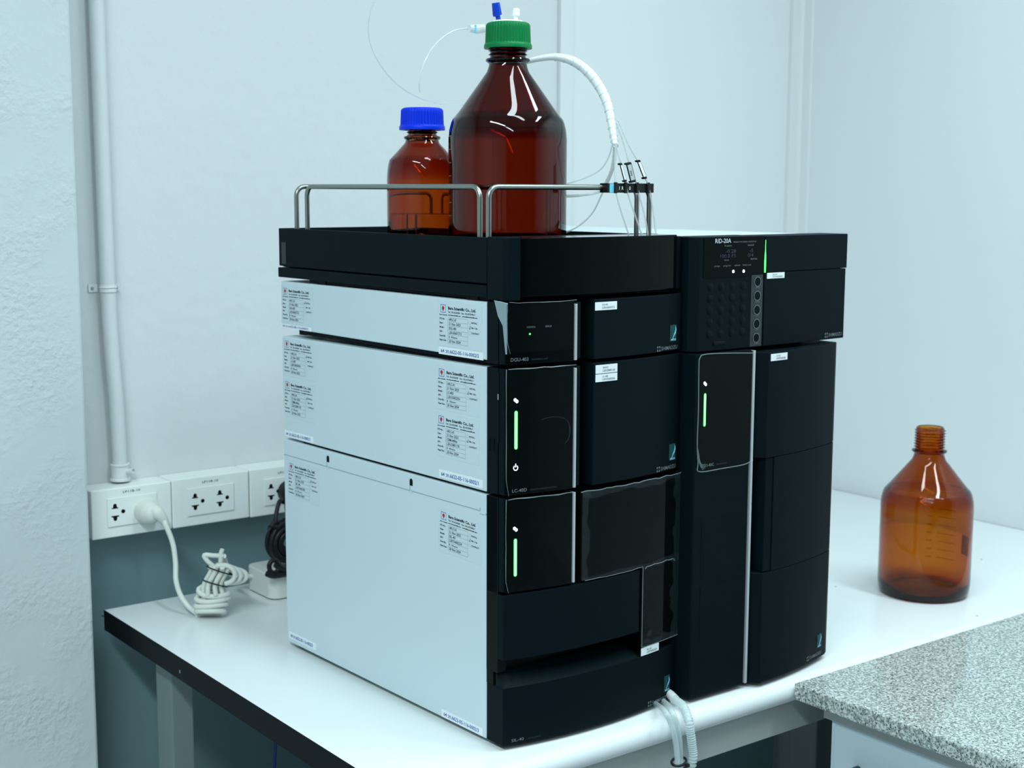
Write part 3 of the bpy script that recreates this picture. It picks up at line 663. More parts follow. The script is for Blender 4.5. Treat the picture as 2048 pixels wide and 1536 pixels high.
for p, q in (((0.0118, 0.0265, 0), (0.0118, 0.3840, 0)), ((0.0080, 0.0065, 0), (0.2478, 0.0065, 0)), ((0.2505, 0.030, 0), (0.2505, 0.400, 0)), ((0.0200, 0.4240, 0), (0.2400, 0.4240, 0))):
    T.b(rail(p, q), 'rail', 'steel_rod', smooth=True)

S.b(MB().box(0.010, 0.252, -0.010, 0.425, 0.0016, 0.0054), 'gap_dark_plate', 'case_black')  # black plates added below the stacked units to darken the gaps
L.b(MB().box(0.004, 0.256, 0.0, 0.390, 0.2848, 0.2868), 'gap_dark_plate', 'case_black')
D.b(MB().box(0.005, 0.255, 0.0, 0.385, 0.4268, 0.4314), 'gap_dark_plate', 'case_black')
T.b(MB().box(0.005, 0.255, 0.002, 0.370, 0.4950, 0.4988), 'gap_dark_plate', 'case_black')

# ---- column oven
O = Inst('column_oven', 0.0, 'tall column oven', 'laboratory instrument', 0.265)
O.e['label'] = 'tall narrow black column oven standing under the keypad detector'
O.b(side_case(O, 0.0065, 0.4225, x0=0.2640, x1=0.5200, D=0.434, y0=-0.010), 'cover', 'case_white', bevel=0.001)
mb = MB(); mb.prism([(0.2630, -0.012), (0.2630, -0.046), (0.2642, -0.0583), (0.2655, -0.0590)]+[(x, FB(x)) for x in np.linspace(0.27, 0.3560, 5)]+[(0.3560, -0.012)], 0.0065, 0.4235)
O.b(mb, 'front_frame', 'case_black', bevel=0.0008)
O.b(MB().box(0.355, 0.5330, -0.046, -0.0105, 0.0065, 0.4200), 'front_chassis', 'case_dark')
O.b(cblock(MB(), 0.2680, 0.3565, 0.2860, 0.4222, FB, -0.056, off=0.0012, n=6), 'display_panel', 'gloss_black', bevel=0.0005)
O.b(MB().box(0.3570, 0.3608, -0.0650, -0.046, 0.0075, 0.4225), 'edge_strip', 'silver_strip', bevel=0.0005)
for z0, z1 in ((0.1560, 0.2240), (0.0750, 0.1420)):
    mb = MB(); t = 0.0007; x0, x1 = 0.2788, 0.3537
    frect(mb, FB, x0, x1, z1, z1+t, 0, off=0.0003); frect(mb, FB, x0, x1, z0-t, z0, 0, off=0.0003); frect(mb, FB, x0-t, x0, z0-t, z1+t, 0, off=0.0003); frect(mb, FB, x1, x1+t, z0-t, z1+t, 0, off=0.0003)
    xs = np.linspace(x0, x1, 5); mb.prism([(x, FB(x)-0.0004) for x in xs]+[(x1, FB(x1)+0.001), (x0, FB(x0)+0.001)], z0, z1, 1)
    O.b(mb, 'blank_plate', ['case_dark', 'case_black'])
FB2 = lambda x: FB(x)-0.0012
icons(O, FB2, 0.2772, 0.3887, 0.3775, 0.3380)
mb = MB(); frect(mb, FB2, 0.2665, 0.3575, 0.2850, 0.4215, 0, off=0.0012); o = 0.0016
mb.tube([(0.3580, FB2(0.358)-o, 0.4195), (0.31, FB2(0.31)-o, 0.4225), (0.275, FB2(0.275)-o, 0.4235), (0.2670, FB2(0.267)-o, 0.4200), (0.2655, FB2(0.266)-o, 0.41), (0.2662, FB2(0.266)-o, 0.36), (0.2655, FB2(0.266)-o, 0.32), (0.2675, FB2(0.267)-o, 0.296), (0.2700, FB2(0.27)-o, 0.2850), (0.31, FB2(0.31)-o, 0.2845), (0.345, FB2(0.345)-o, 0.2850), (0.3600, FB2(0.36)-o, 0.2890)], 0.0006, 6, 1, sub=5)
for k in range(3): mb.tube([(0.2672+0.0012*k, FB2(0.267)-o, 0.312-0.006*k), (0.2700+0.0012*k, FB2(0.27)-o, 0.2945), (0.2760+0.002*k, FB2(0.27)-o, 0.2865+0.001*k)], 0.0004, 5, 1, sub=4)
O.b(mb, 'protective_film', ['film', 'film_edge'], smooth=True)
mp = front(FB2, 0.0007)
O.b(MB().text('CTO-40C', mp, 0.2735, 0.2893, 0.0036, 0, width=0.0210, bold=0.005), 'model_lettering', 'print_grey')
O.b(MB().text('COLUMN OVEN', mp, 0.2985, 0.2895, 0.0018, 0, width=0.0180), 'caption_lettering', 'print_dim')
mb = MB(); xs = np.linspace(0.3735, 0.5250, 18)
FDr = lambda x: FD(x)
poly = [(x, FDr(x)) for x in xs]+[(0.5335, FDr(0.525)+0.0045), (0.5335, -0.046), (0.3625, -0.046), (0.3625, -0.0580)]
mb.prism(poly, 0.0065, 0.1465); mb.prism(poly, 0.2905, 0.4200)
mb.prism([(x, FDr(x)) for x in np.linspace(0.3895, 0.5250, 16)]+[(0.5335, FDr(0.525)+0.0045), (0.5335, -0.046), (0.3895, -0.046)], 0.1470, 0.2900)
door = O.b(mb, 'door', 'case_black', bevel=0.0008)
mb = MB(); mb.prism([(0.3755, -0.0725), (0.3885, -0.0732), (0.3885, -0.048), (0.3755, -0.048)], 0.1475, 0.2895)
O.b(mb, 'door_handle', 'case_black', bevel=0.0008, under=None)
serial_tag(O, FD, 0.3775, 0.4085, 0.4175, 0.4090, 'CTO-40C', 'L20975600386')
eco_logo(O, FD, 0.5010, 0.5128, 0.0390, 0.0215); maker_logo(O, FD, 0.4745, 0.5136, 0.0118)
for x in (0.285, 0.50):
    for y in (-0.02, 0.40): O.b(MB().lathe([(0, 0.0), (0.012, 0.0), (0.012, 0.007), (0, 0.007)], 20, c=(x, y)), 'foot', 'case_dark', smooth=True)

# ---- refractive index detector
RZ0, RZ1 = 0.4255, 0.5590
R = Inst('detector_unit', 0.4226, 'wide dark detector with keypad and round buttons on top of the column oven', 'laboratory instrument', 0.265)
R.b(side_case(R, 0.4275, 0.5575, x0=0.2660, x1=0.5250, D=0.458, y0=-0.012), 'cover', 'case_white', bevel=0.001)
mb = MB(); mb.prism([(0.2630, -0.012), (0.2630, -0.044)]+[(x, FR(x)) for x in np.linspace(0.2695, 0.3785, 8)]+[(0.3785, -0.012)], RZ0, RZ1)
R.b(mb, 'keypad_panel', 'case_black', bevel=0.0010)
mb = MB(); mb.prism([(x, FR(x)) for x in np.linspace(0.3800, 0.5410, 12)]+[(0.5410, -0.012), (0.3800, -0.012)], RZ0, 0.5145)
R.b(mb, 'door', 'case_black', bevel=0.0008)
mb = MB(); mb.prism([(x, FR(x)-0.0003) for x in np.linspace(0.3800, 0.5425, 12)]+[(0.5425, -0.012), (0.3800, -0.012)], 0.5152, RZ1-0.0005)
R.b(mb, 'upper_cover', 'case_black', bevel=0.0008)
R.b(cblock(MB(), 0.2760, 0.3770, 0.5118, 0.5583, FR, -0.052, off=0.0006, n=8), 'display_window', 'gloss_black')
mb = MB(); mp = front(FR, 0.0012)
mb.text('RID-20A', mp, 0.2927, 0.5517, 0.0052, 0, width=0.0266, bold=0.006)
R.b(mb, 'model_lettering', ['print_white']); mb = MB()
mb.text('REFRACTIVE INDEX DETECTOR', mp, 0.3230, 0.5517, 0.0016, 1, width=0.0395)
mb.text('RI (uRIU)', mp, 0.3085, 0.5475, 0.0018, 1, width=0.0120); mb.text('RANGE', mp, 0.3475, 0.5475, 0.0018, 1, width=0.0105)
mb.text('temp', mp, 0.3085, 0.5310, 0.0018, 1, width=0.0075); mb.text('RESPONSE', mp, 0.3530, 0.5310, 0.0018, 1, width=0.0115)
for s_, x, wd in (('purge', 0.2925, 0.0090), ('prog run', 0.3075, 0.0120), ('remote', 0.3255, 0.0100), ('temp cont', 0.3395, 0.0145)): mb.text(s_, mp, x, 0.5243, 0.0020, 1, width=wd)
for k, s_ in enumerate(('PRG', 'S/B', 'FUNC', 'UP', 'PURGE')): mb.text(s_, mp, 0.3625, 0.4977-0.0169*k-0.0012, 0.0018, 1, width=0.0075)
R.b(mb, 'caption_lettering', ['print_white', 'print_grey'])
mb = MB(); mb.text('-0.28', mp, 0.3105, 0.5400, 0.0042, 0, width=0.0170).text('-0', mp, 0.3510, 0.5400, 0.0042, 0, width=0.0060).text('100.0 FS', mp, 0.3000, 0.5345, 0.0042, 0, width=0.0275).text('0/4', mp, 0.3475, 0.5345, 0.0042, 0, width=0.0100)
R.b(mb, 'display_digits', 'led_display')
mb = MB(); fdisc(mb, mp, 0.3241, 0.5180, 0.0019, 0); fdisc(mb, mp, 0.3416, 0.5178, 0.0019, 0); R.b(mb, 'indicator_light', 'led_white')
xs = np.linspace(0.3565, 0.3765, 5)
R.b(MB().prism([(x, FR(x)-0.0008) for x in xs]+[(0.3765, FR(0.3765)+0.001), (0.3565, FR(0.3565)+0.001)], 0.4262, 0.5125), 'button_strip', 'print_dim', bevel=0.0006)
for k in range(5):
    z = 0.5044-0.0169*k; mb = MB(); m1 = front(FR, 0.0016); fdisc(mb, front(FR, 0.0013), 0.3662, z, 0.0058, 1, 28); fring(mb, m1, 0.3662, z, 0.0052, 0.0060, 0, 32); R.b(mb, 'button', ['print_grey', 'case_black'])
for r_ in range(5):
    for c_i in range(4):
        x, z = 0.2885+0.0182*c_i, 0.5005-0.0138*r_; mb = MB(); mb.lathe([(0.0050, 0), (0.0036, 0.0006), (0, 0.0009)], 18)
        mb.v = [(x+a, FR(x)-c-0.0001, z+b) for a, b, c in mb.v]; R.b(mb, 'key', 'case_black', smooth=True)
R.b(MB().box(0.2945, 0.3155, FR(0.305)-0.0012, FR(0.305)+0.001, 0.4322, 0.4362), 'power_switch', 'case_dark', bevel=0.0008)
mb = MB(); zs = np.linspace(0.5148, 0.5540, 12); V = []
for z in zs:
    t = (z-0.5148)/(0.5540-0.5148); h = 0.0017*math.sin(max(0.25, min(1.0, 0.3+t))*math.pi*0.95)**0.5 if t < 0.9 else 0.0006
    V += [(0.3793-h, FR(0.379)-0.0008, z), (0.3793+h, FR(0.379)-0.0008, z)]
mb.add(V, [(2*i, 2*i+1, 2*i+3, 2*i+2) for i in range(len(zs)-1)], 0)
R.b(mb, 'status_light', ['led_green'])
mb = MB()
for r_ in range(2):
    for c_i in range(11): fdisc(mb, front(FR, 0.0005), 0.392+0.0135*c_i+0.004*r_, 0.545-0.013*r_, 0.0007, 0, 8)
R.b(mb, 'vent_holes', 'case_dark')
serial_tag(R, FR, 0.3840, 0.4157, 0.5142, 0.5072, 'RID-20A', 'C21406200872'); maker_logo(R, FR, 0.5006, 0.5365, 0.4295)
for x in (0.29, 0.50):
    for y in (0.0, 0.40): R.b(MB().box(x-0.012, x+0.012, y-0.010, y+0.010, 0.4227, 0.4276), 'foot', 'case_dark')

# ================================================================== BOTTLES
def bottle(name, c, label, H, Rb, rn, neck, sh1, sh0, base, glassm, liquid=None, group=None):
    """H: height to the glass rim; sh1 / sh0: top and bottom of the shoulder cone; c is the base centre (bench-top frame)"""
    t = 0.0034
    e = thing(name, c, label, 'bottle', group=group)
    ring = neck
    out = [(0.0, 0.004), (Rb*0.60, 0.003), (Rb*0.84, 0.0), (Rb*0.93, 0.0015), (Rb*0.985, 0.008), (Rb, 0.020), (Rb, sh0-0.012), (Rb*0.985, sh0-0.002), (Rb*0.955, sh0+0.006), (Rb*0.925, sh0+0.0105), (Rb*0.910, sh0+0.0115)]
    k = 7
    for i in range(1, k+1):
        f = i/k; out.append((Rb*0.895+(rn+0.003-Rb*0.895)*f, sh0+0.012+(sh1-sh0-0.012)*f))
    out += [(rn+0.0008, sh1+0.006), (rn, sh1+0.010), (rn, ring-0.004), (rn+0.0035, ring-0.0015), (rn+0.0042, ring), (rn+0.0035, ring+0.0015), (rn-0.001, ring+0.003)]
    z = ring+0.005
    while z < H-0.004: out += [(rn-0.001, z), (rn+0.0012, z+0.0012), (rn-0.001, z+0.0026)]; z += 0.0042
    out += [(rn-0.0015, H-0.001), (rn-0.0025, H)]
    inn = [(rn-0.0045, H-0.0008), (rn-0.0045, sh1+0.008)]
    for i in range(k, 0, -1):
        f = i/k; inn.append((Rb*0.895-t+(rn+0.003-Rb*0.895)*f, sh0+0.010+(sh1-sh0-0.012)*f))
    inn += [(Rb*0.92-t, sh0+0.004), (Rb-t, sh0-0.014), (Rb-t, 0.024), (Rb*0.965-t, 0.012), (Rb*0.85-t, 0.0065), (Rb*0.55, 0.0085), (0.0, 0.010)]
    MB().lathe(out+inn, 96).build('glass_body', glassm, e, smooth=True)
    if liquid:
        L_ = liquid; g_ = 0.00025; pr = [(0.0, 0.010+g_), (Rb*0.55, 0.0085+g_), (Rb*0.85-t-g_, 0.0065+g_*2), (Rb*0.965-t-g_, 0.012+g_), (Rb-t-g_, 0.024), (Rb-t-g_, min(L_, sh0-0.014))]
        if L_ > sh0-0.014: pr += [(Rb-t-g_-(0.08*Rb)*(L_-sh0+0.014)/0.018, L_)]
        pr += [(pr[-1][0]-0.001, L_-0.0004), (0, L_-0.0004)]
        MB().lathe(pr, 96).build('liquid', 'water', e, smooth=True)
    return e
def cap(e, z0, h, r, mt, fittings=False):
    pr = [(r-0.004, z0), (r+0.0012, z0), (r+0.0014, z0+0.003), (r+0.0006, z0+0.0052), (r, z0+0.006)]+[(r-0.0008*f, z0+0.006+(h-0.009)*f) for f in np.linspace(0.05, 1, 6)]+[(r-0.0022, z0+h-0.0010), (r-0.0045, z0+h)]
    pr += [(r-0.010, z0+h), (0, z0+h)] if not fittings else [(r-0.008, z0+h-0.0015), (0, z0+h-0.0015)]
    return MB().lathe(pr, 240, ridges=(44, 0.0009, z0+0.006, z0+h-0.002, r-0.006)).build('cap', mt, e, smooth=True)
pb = a2w((0.1079, 0.0977, 0)); BB = ZF+0.0004
big = bottle('solvent_bottle', (pb[0], pb[1], BB), 'large filled brown bottle with a green cap on the railed tray', 0.2585, 0.0684, 0.0215, 0.2215, 0.2080, 0.1450, 0, 'amber_glass', liquid=0.1432)
cp = cap(big, 0.2345, 0.0290, 0.0262, 'cap_green', True)
cp.name = 'cap'
f1 = MB().lathe([(0, 0.2615), (0.0185, 0.2615), (0.0185, 0.2640), (0.0165, 0.2655), (0, 0.2660)], 40).build('cap_insert', 'fitting_white', cp, smooth=True)
d_ = CR; lean = -0.0020
def fit(x, y, mt, s=1.0, lx=0.0, hh=0.013):
    mb = MB(); P = [(0, 0.2655), (0, 0.2700), (0, 0.2702), (0, 0.2702+hh)]
    ax = [np.array([x, y, 0.2650]), np.array([x+lx*0.4, y, 0.2712]), np.array([x+lx*0.42, y, 0.2713]), np.array([x+lx*0.5, y, 0.2725]), np.array([x+lx, y, 0.2713+hh])]
    return mb.tube(ax, [0.0028*s, 0.0028*s, 0.0050*s, 0.0054*s, 0.0046*s], 16).build('tube_fitting', mt, cp, smooth=True)
# directions across the picture, in plan
ux, uy = CR[0], CR[1]
fb = fit(-0.0105*ux, -0.0105*uy, 'fitting_blue', 1.0, -0.0045, 0.0140)
fw = fit(0.0085*ux, 0.0085*uy, 'fitting_white', 0.85, 0.001, 0.0080)
ps = a2w((0.0728, 0.2175, 0))
small = bottle('solvent_bottle', (ps[0], ps[1], BB), 'smaller brown bottle with a blue cap standing behind the big one', 0.1690, 0.0428, 0.0180, 0.1365, 0.1300, 0.0995, 0, 'amber_glass_small', liquid=0.046)
cap(small, 0.1455, 0.0262, 0.0262, 'cap_blue')
pr_ = (1.7800, 1.2885, 0.0006)
empty = bottle('reagent_bottle', pr_, 'empty uncapped brown bottle standing alone on the white bench', 0.2580, 0.0688, 0.0218, 0.2215, 0.2080, 0.1500, 0, 'amber_glass_light')
# printed scale on the far side of the empty bottle
mb = MB(); va = math.atan2(CAM[1]-pr_[1], CAM[0]-pr_[0]); rp = 0.0691
def cyl(e_a): return lambda u, v: (rp*math.cos(e_a+u/rp), rp*math.sin(e_a+u/rp), v)
back = va+math.pi-0.10
for k, z in enumerate(np.linspace(0.040, 0.138, 8)):
    a0, a1 = back-0.62, back-0.16
    P = [(rp*math.cos(a), rp*math.sin(a), z+h) for h in (0, 0.0007) for a in np.linspace(a0, a1, 8)]
    mb.add(P, [(i, i+1, 8+i+1, 8+i) for i in range(7)], 0)
    mb.text(str(400+200*k), cyl(back-0.02), -0.002, z-0.001, 0.0032, 0, width=0.009)
a0, a1 = back-1.25, back-0.85
mb.add([(rp*math.cos(a), rp*math.sin(a), z) for z in (0.056, 0.088) for a in np.linspace(a0, a1, 6)], [(i, i+1, 6+i+1, 6+i) for i in range(5)], 0)
mb.build('printed_scale', 'bottle_print', empty)
mb = MB(); vb = math.atan2(CAM[1]-pb[1], CAM[0]-pb[0])
for z in np.linspace(0.045, 0.135, 7):
    a0 = vb-1.36; P = [((rp-0.0004)*math.cos(a), (rp-0.0004)*math.sin(a), z+h) for h in (0, 0.0008) for a in np.linspace(a0, a0+0.16, 4)]
    mb.add(P, [(i, i+1, 5+i, 4+i) for i in range(3)], 0)
mb.build('printed_scale', 'bottle_print_white', big)

# ================================================================== SOLVENT TUBES
def wpath(pts, planes):
    """pixels of the photo carried to the depth of upright planes that run along the stack (y in the stack frame)"""
    ys = planes if hasattr(planes, '__len__') else [planes]*len(pts)
    if len(ys) != len(pts): ys = np.interp(np.linspace(0, 1, len(pts)), np.linspace(0, 1, len(ys)), ys)
    return [a2w(onA(x, y, q)) for (x, y), q in zip(pts, ys)]
def single(mb, name, mt, label, cat, group=None, smooth=True, base=None):
    P = np.array(mb.v); b = base if base is not None else (P[:, 0].mean(), P[:, 1].mean(), P[:, 2].min())
    o = mb.build(name, mt, None, off=b, smooth=smooth); o.location = (b[0], b[1], b[2]+Z0); return tag(o, label, cat, group)
ft = (a2w((0.1079, 0.0977, 0)))
top_b = np.array([pb[0]-0.0105*ux-0.0045, pb[1]-0.0105*uy, BB+0.2850])
loop = [top_b, top_b+np.array([-0.004, 0.0, 0.05])]+wpath([(930, -60), (840, -70), (765, -25), (738, 40), (745, 100), (785, 160), (840, 196), (905, 209), (960, 200)], [0.11, 0.25])
loop[0] = top_b+np.array([-0.0004, 0, 0.0015])
single(MB().tube(loop, 0.0008, 8, sub=8), 'solvent_line', 'tube_faint', 'thin clear tube making a big loop from the blue fitting down behind the bottles', 'tube')
lw = thing('air_line', a2w((0.09, 0.135, 0.78)), 'short clear tube with a clear connector beside the green cap', 'tube')
off = a2w((0.09, 0.135, 0.78))
P = wpath([(975, 53), (940, 56), (905, 63), (870, 90), (847, 130), (839, 165), (839, 185)], [0.135, 0.16])
MB().tube(P, [0.0009, 0.0010, 0.0011, 0.0008], 8, sub=6).build('tube', 'tube_clear', lw, off=off, smooth=True)
P = wpath([(966, 57), (954, 58), (938, 57)], 0.137); MB().tube([P[0], P[1], P[2]], [0.0052, 0.0056, 0.0040], 14).build('connector', 'tube_clear', lw, off=off, smooth=True)
P = wpath([(951, 50), (951, 66)], 0.133); MB().tube(P, 0.0013, 8).build('connector_mark', 'clip_cyan', lw, off=off)

bundle = thing('tube_bundle', a2w((0.17, 0.03, 0.60)), 'spiral wrapped bundle of clear tubes arching from behind the big bottle', 'tube bundle')
off = a2w((0.17, 0.03, 0.60))
arc = wpath([(1045, 126), (1075, 118), (1110, 114), (1145, 122), (1175, 143), (1198, 172), (1214, 205), (1222, 240), (1227, 272), (1231, 292)], [0.16, 0.01])
MB().tube(arc, [0.0026, 0.0034, 0.0044, 0.0056, 0.0060, 0.0060, 0.0056, 0.0048, 0.0038, 0.0036], 14, sub=6).build('wrap', 'tube_milky', bundle, off=off, smooth=True)
A_ = spline(arc, 10); rings = MB()
for i in range(20, len(A_)-3, 5):
    t = A_[i+1]-A_[i]; t /= np.linalg.norm(t); u = np.cross(t, (0.5, 0.6, 0.2)); u /= np.linalg.norm(u); w_ = np.cross(t, u)
    rad = np.interp(i/len(A_), [0.2, 0.45, 0.75, 1.0], [0.0048, 0.0064, 0.0056, 0.0040])
    rings.tube([A_[i]+rad*(math.cos(a)*u+math.sin(a)*w_)+t*0.0025*math.sin(a) for a in np.linspace(0, 2*math.pi, 15)[:-1]], 0.00045, 5, closed=True)
rings.build('wrap_ridge', 'tube_clear', bundle, off=off, smooth=True)
for k, pts in enumerate([[(1226, 285), (1217, 315), (1200, 340), (1170, 356), (1132, 368), (1110, 372)], [(1230, 292), (1226, 330), (1215, 360), (1200, 382), (1160, 390), (1128, 392)], [(1232, 292), (1229, 330), (1216, 365), (1203, 390), (1186, 424), (1160, 450), (1132, 465), (1124, 466)]]):
    MB().tube(wpath(pts, [0.01, 0.10]), [0.0009, 0.0022, 0.0011][k], 8, sub=8).build('branch_tube', ['tube_faint', 'tube_clear', 'tube_clear'][k], bundle, off=off, smooth=True)
# four lines through the clip
groups = 'clear solvent lines held by the black clip'
LN = [([(1231, 292), (1230, 330), (1231, 366), (1233, 388), (1243, 425), (1258, 470), (1259, 474)], None, 'first clear solvent line through the clip, beside the cyan mark', 0),
      ([(1231, 288), (1240, 320), (1247, 345), (1251, 366), (1256, 388), (1268, 425), (1284, 470), (1285, 474)], 2, 'clear solvent line with a black tag turned edge on', 1),
      ([(1233, 245), (1247, 285), (1258, 325), (1266, 350), (1273, 366), (1278, 388), (1289, 430), (1296, 470), (1297, 474)], 3, 'clear solvent line with a grey lettered tag', 2),
      ([(1236, 240), (1255, 285), (1277, 325), (1288, 352), (1295, 366), (1300, 388), (1307, 425), (1312, 470), (1312, 474)], 3, 'clear solvent line with a white tag, last in the clip', 3)]
for pts, ti, lab, k in LN:
    o0 = a2w(onA(pts[-1][0], 470, -0.0035)); e = thing('solvent_line', o0, lab, 'tube', group=groups)
    P = wpath(pts, -0.0045); P[-1] = np.array([P[-1][0], P[-1][1], P[-1][2]])
    MB().tube(P, 0.00105, 8, sub=6).build('tube', 'tube_clear', e, off=o0, smooth=True)
    if k:
        c = {1: (1247, 345), 2: (1262.5, 345), 3: (1284.5, 339)}[k]; d = {1: (4.5, 17), 2: (4.5, 18), 3: (6.5, 17)}[k]; wpx = {1: 2.2, 2: 5.0, 3: 3.0}[k]
        q = lambda s_, t_, y_: a2w(onA(c[0]+d[0]*t_+wpx*s_*0.97, c[1]+d[1]*t_-wpx*s_*0.25, y_))
        mb = MB(); P0 = [q(-1, -1, -0.0085), q(1, -1, -0.0085), q(1, 1, -0.0085), q(-1, 1, -0.0085)]
        mb.extrude(P0, RZ@np.array([0, 0.0014, 0]), 0)
        P1 = [q(-0.78, -0.86, -0.0087), q(0.80, -0.86, -0.0087), q(0.80, 0.84, -0.0087), q(-0.78, 0.84, -0.0087)]
        mb.poly(P1, 1 if k > 1 else 2)
        if k == 2:
            for t_ in (-0.15, 0.0, 0.15, 0.3): mb.poly([q(-0.35, t_-0.04, -0.0089), q(0.25, t_-0.04, -0.0089), q(0.25, t_+0.03, -0.0089), q(-0.35, t_+0.03, -0.0089)], 0)
        for t_ in (-1, 1):
            mb.extrude([q(-0.9, t_-0.10, -0.0078), q(0.9, t_-0.10, -0.0078), q(0.9, t_+0.10, -0.0078), q(-0.9, t_+0.10, -0.0078)], RZ@np.array([0, 0.0045, 0]), 0)
        mb.build('line_tag', ['clip_black', ['', 'fitting_white', 'silver_strip', 'fitting_white'][k], 'fitting_white'], e, off=o0)
# the clip on the rail
ck0, ck1 = onA(1215, 376, -0.004), onA(1309, 377, -0.004); cc = a2w(ck0)
clip = thing('tube_clip', cc, 'black tube clip with white letters and a cyan mark on the steel rail', 'tube clip')
mb = MB(); z0, z1 = 0.6095, 0.6202
def abox(mb, x0, x1, y0, y1, z0, z1, m=0):
    V = [a2w((x, y, z)) for x in (x0, x1) for y in (y0, y1) for z in (z0, z1)]
    return mb.add(V, [(0, 1, 3, 2), (4, 6, 7, 5), (0, 4, 5, 1), (2, 3, 7, 6), (0, 2, 6, 4), (1, 5, 7, 3)], m)
abox(mb, ck0[0]+0.001, ck1[0], -0.0030, 0.0100, z0, z1)
for x in (1231, 1251, 1274, 1296):
    p = onA(x, 376, -0.004); abox(mb, p[0]-0.0019, p[0]+0.0019, -0.0056, -0.0028, z0-0.0006, z1+0.0012)
mb.build('clip_body', 'clip_black', clip, off=cc, bevel=0.0005)
mb = MB(); abox(mb, ck0[0]+0.0040, ck0[0]+0.0105, -0.0035, -0.0031, z0+0.0004, z1-0.0004); mb.build('colour_mark', 'clip_cyan', clip, off=cc)
mb = MB(); cm = lambda u, v: a2w((u, -0.0034, v))
for s_, px in (('1', 1239), ('R', 1245), ('0', 1260)): mb.text(s_, cm, onA(px, 376, -0.004)[0]-0.001, 0.6128, 0.0040, 0, bold=0.01)
mb.build('clip_lettering', 'fitting_white', clip, off=cc)

# ================================================================== DRAIN TUBES AT THE FRONT
def px3(pts):                                # (x, y, plane y in the room) list -> points
    return [onY(x, y, q) for x, y, q in pts]
lip = BY0
hz = thing('corrugated_hose', onY(1343, 1392, 1.165), 'clear corrugated drain hose hanging over the rounded bench edge', 'hose')
off = onY(1343, 1392, 1.165)
P = [onz(1338, 1386, 0.012), onz(1350, 1399, 0.010), onY(1366, 1412, 1.150), onY(1377, 1440, 1.127), onY(1381, 1465, 1.123), onY(1384, 1490, 1.122), onY(1386, 1515, 1.121), onY(1380, 1560, 1.124), onY(1379, 1640, 1.126)]
Q = spline(P, 22); rad = [0.0050]*len(Q)
for i in range(len(Q)):
    if i > 42: rad[i] = 0.0054 if i % 4 < 2 else 0.0043
MB().tube(Q, rad, 16).build('hose', 'hose_clear', hz, off=off, smooth=True)
MB().tube([Q[0], Q[6], Q[22]], [0.0046, 0.0056, 0.0058], 14).build('sleeve', 'tube_milky', hz, off=off, smooth=True)
dt = []
for k, (dx, lab) in enumerate(((0, 'smooth clear drain tube between the other smooth tube and the corrugated hose'), (-17, 'smooth clear drain tube farther from the corrugated hose'))):
    e = thing('drain_tube', onz(1322+dx*0.6, 1402, 0.005), lab, 'tube', group='smooth drain tubes over the bench edge'); off = onz(1322+dx*0.6, 1402, 0.005)
    yk = -0.0075*k
    P = [onz(1316+dx*1.15, 1397+k*3, 0.006), onz(1330+dx*1.15, 1405+k*2, 0.0060), onY(1344+dx*0.8, 1424, 1.133+yk), onY(1354+dx*0.65, 1450, 1.129+yk), onY(1359+dx*0.5, 1480, 1.129+yk), onY(1361+dx*0.4, 1510, 1.130+yk), onY(1361+dx*0.35, 1536, 1.130+yk), onY(1360+dx*0.35, 1640, 1.131+yk)]
    MB().tube(P, 0.0034, 14, sub=8).build('tube', 'hose_clear', e, off=off, smooth=True)
    P2 = [onz(1314+dx*0.7, 1394, 0.006), onz(1326+dx*0.7, 1402, 0.0058)]
    if k == 0:
        k0_ = onY(1361, 1523, 1.1300); k1_ = onY(1354.7, 1523, 1.1225); c = (k0_+k1_)/2; ax_ = (k0_-k1_)/2; hl = math.hypot(ax_[0], ax_[1]); ax_ = np.array([ax_[0], ax_[1], 0])/hl; sd_ = np.array([-ax_[1], ax_[0], 0])
        mb = MB(); mb.tube([c+ax_*(hl+0.0064)*math.cos(a)+sd_*0.0080*math.sin(a) for a in np.linspace(0, 2*math.pi, 21)[:-1]], 0.0016, 8, closed=True); mb.box(c[0]-0.002, c[0]+0.002, c[1]-0.0160, c[1]-0.0115, c[2]-0.0018, c[2]+0.0018)
        mb.build('cable_tie', 'cord_black', e, off=off, smooth=True)

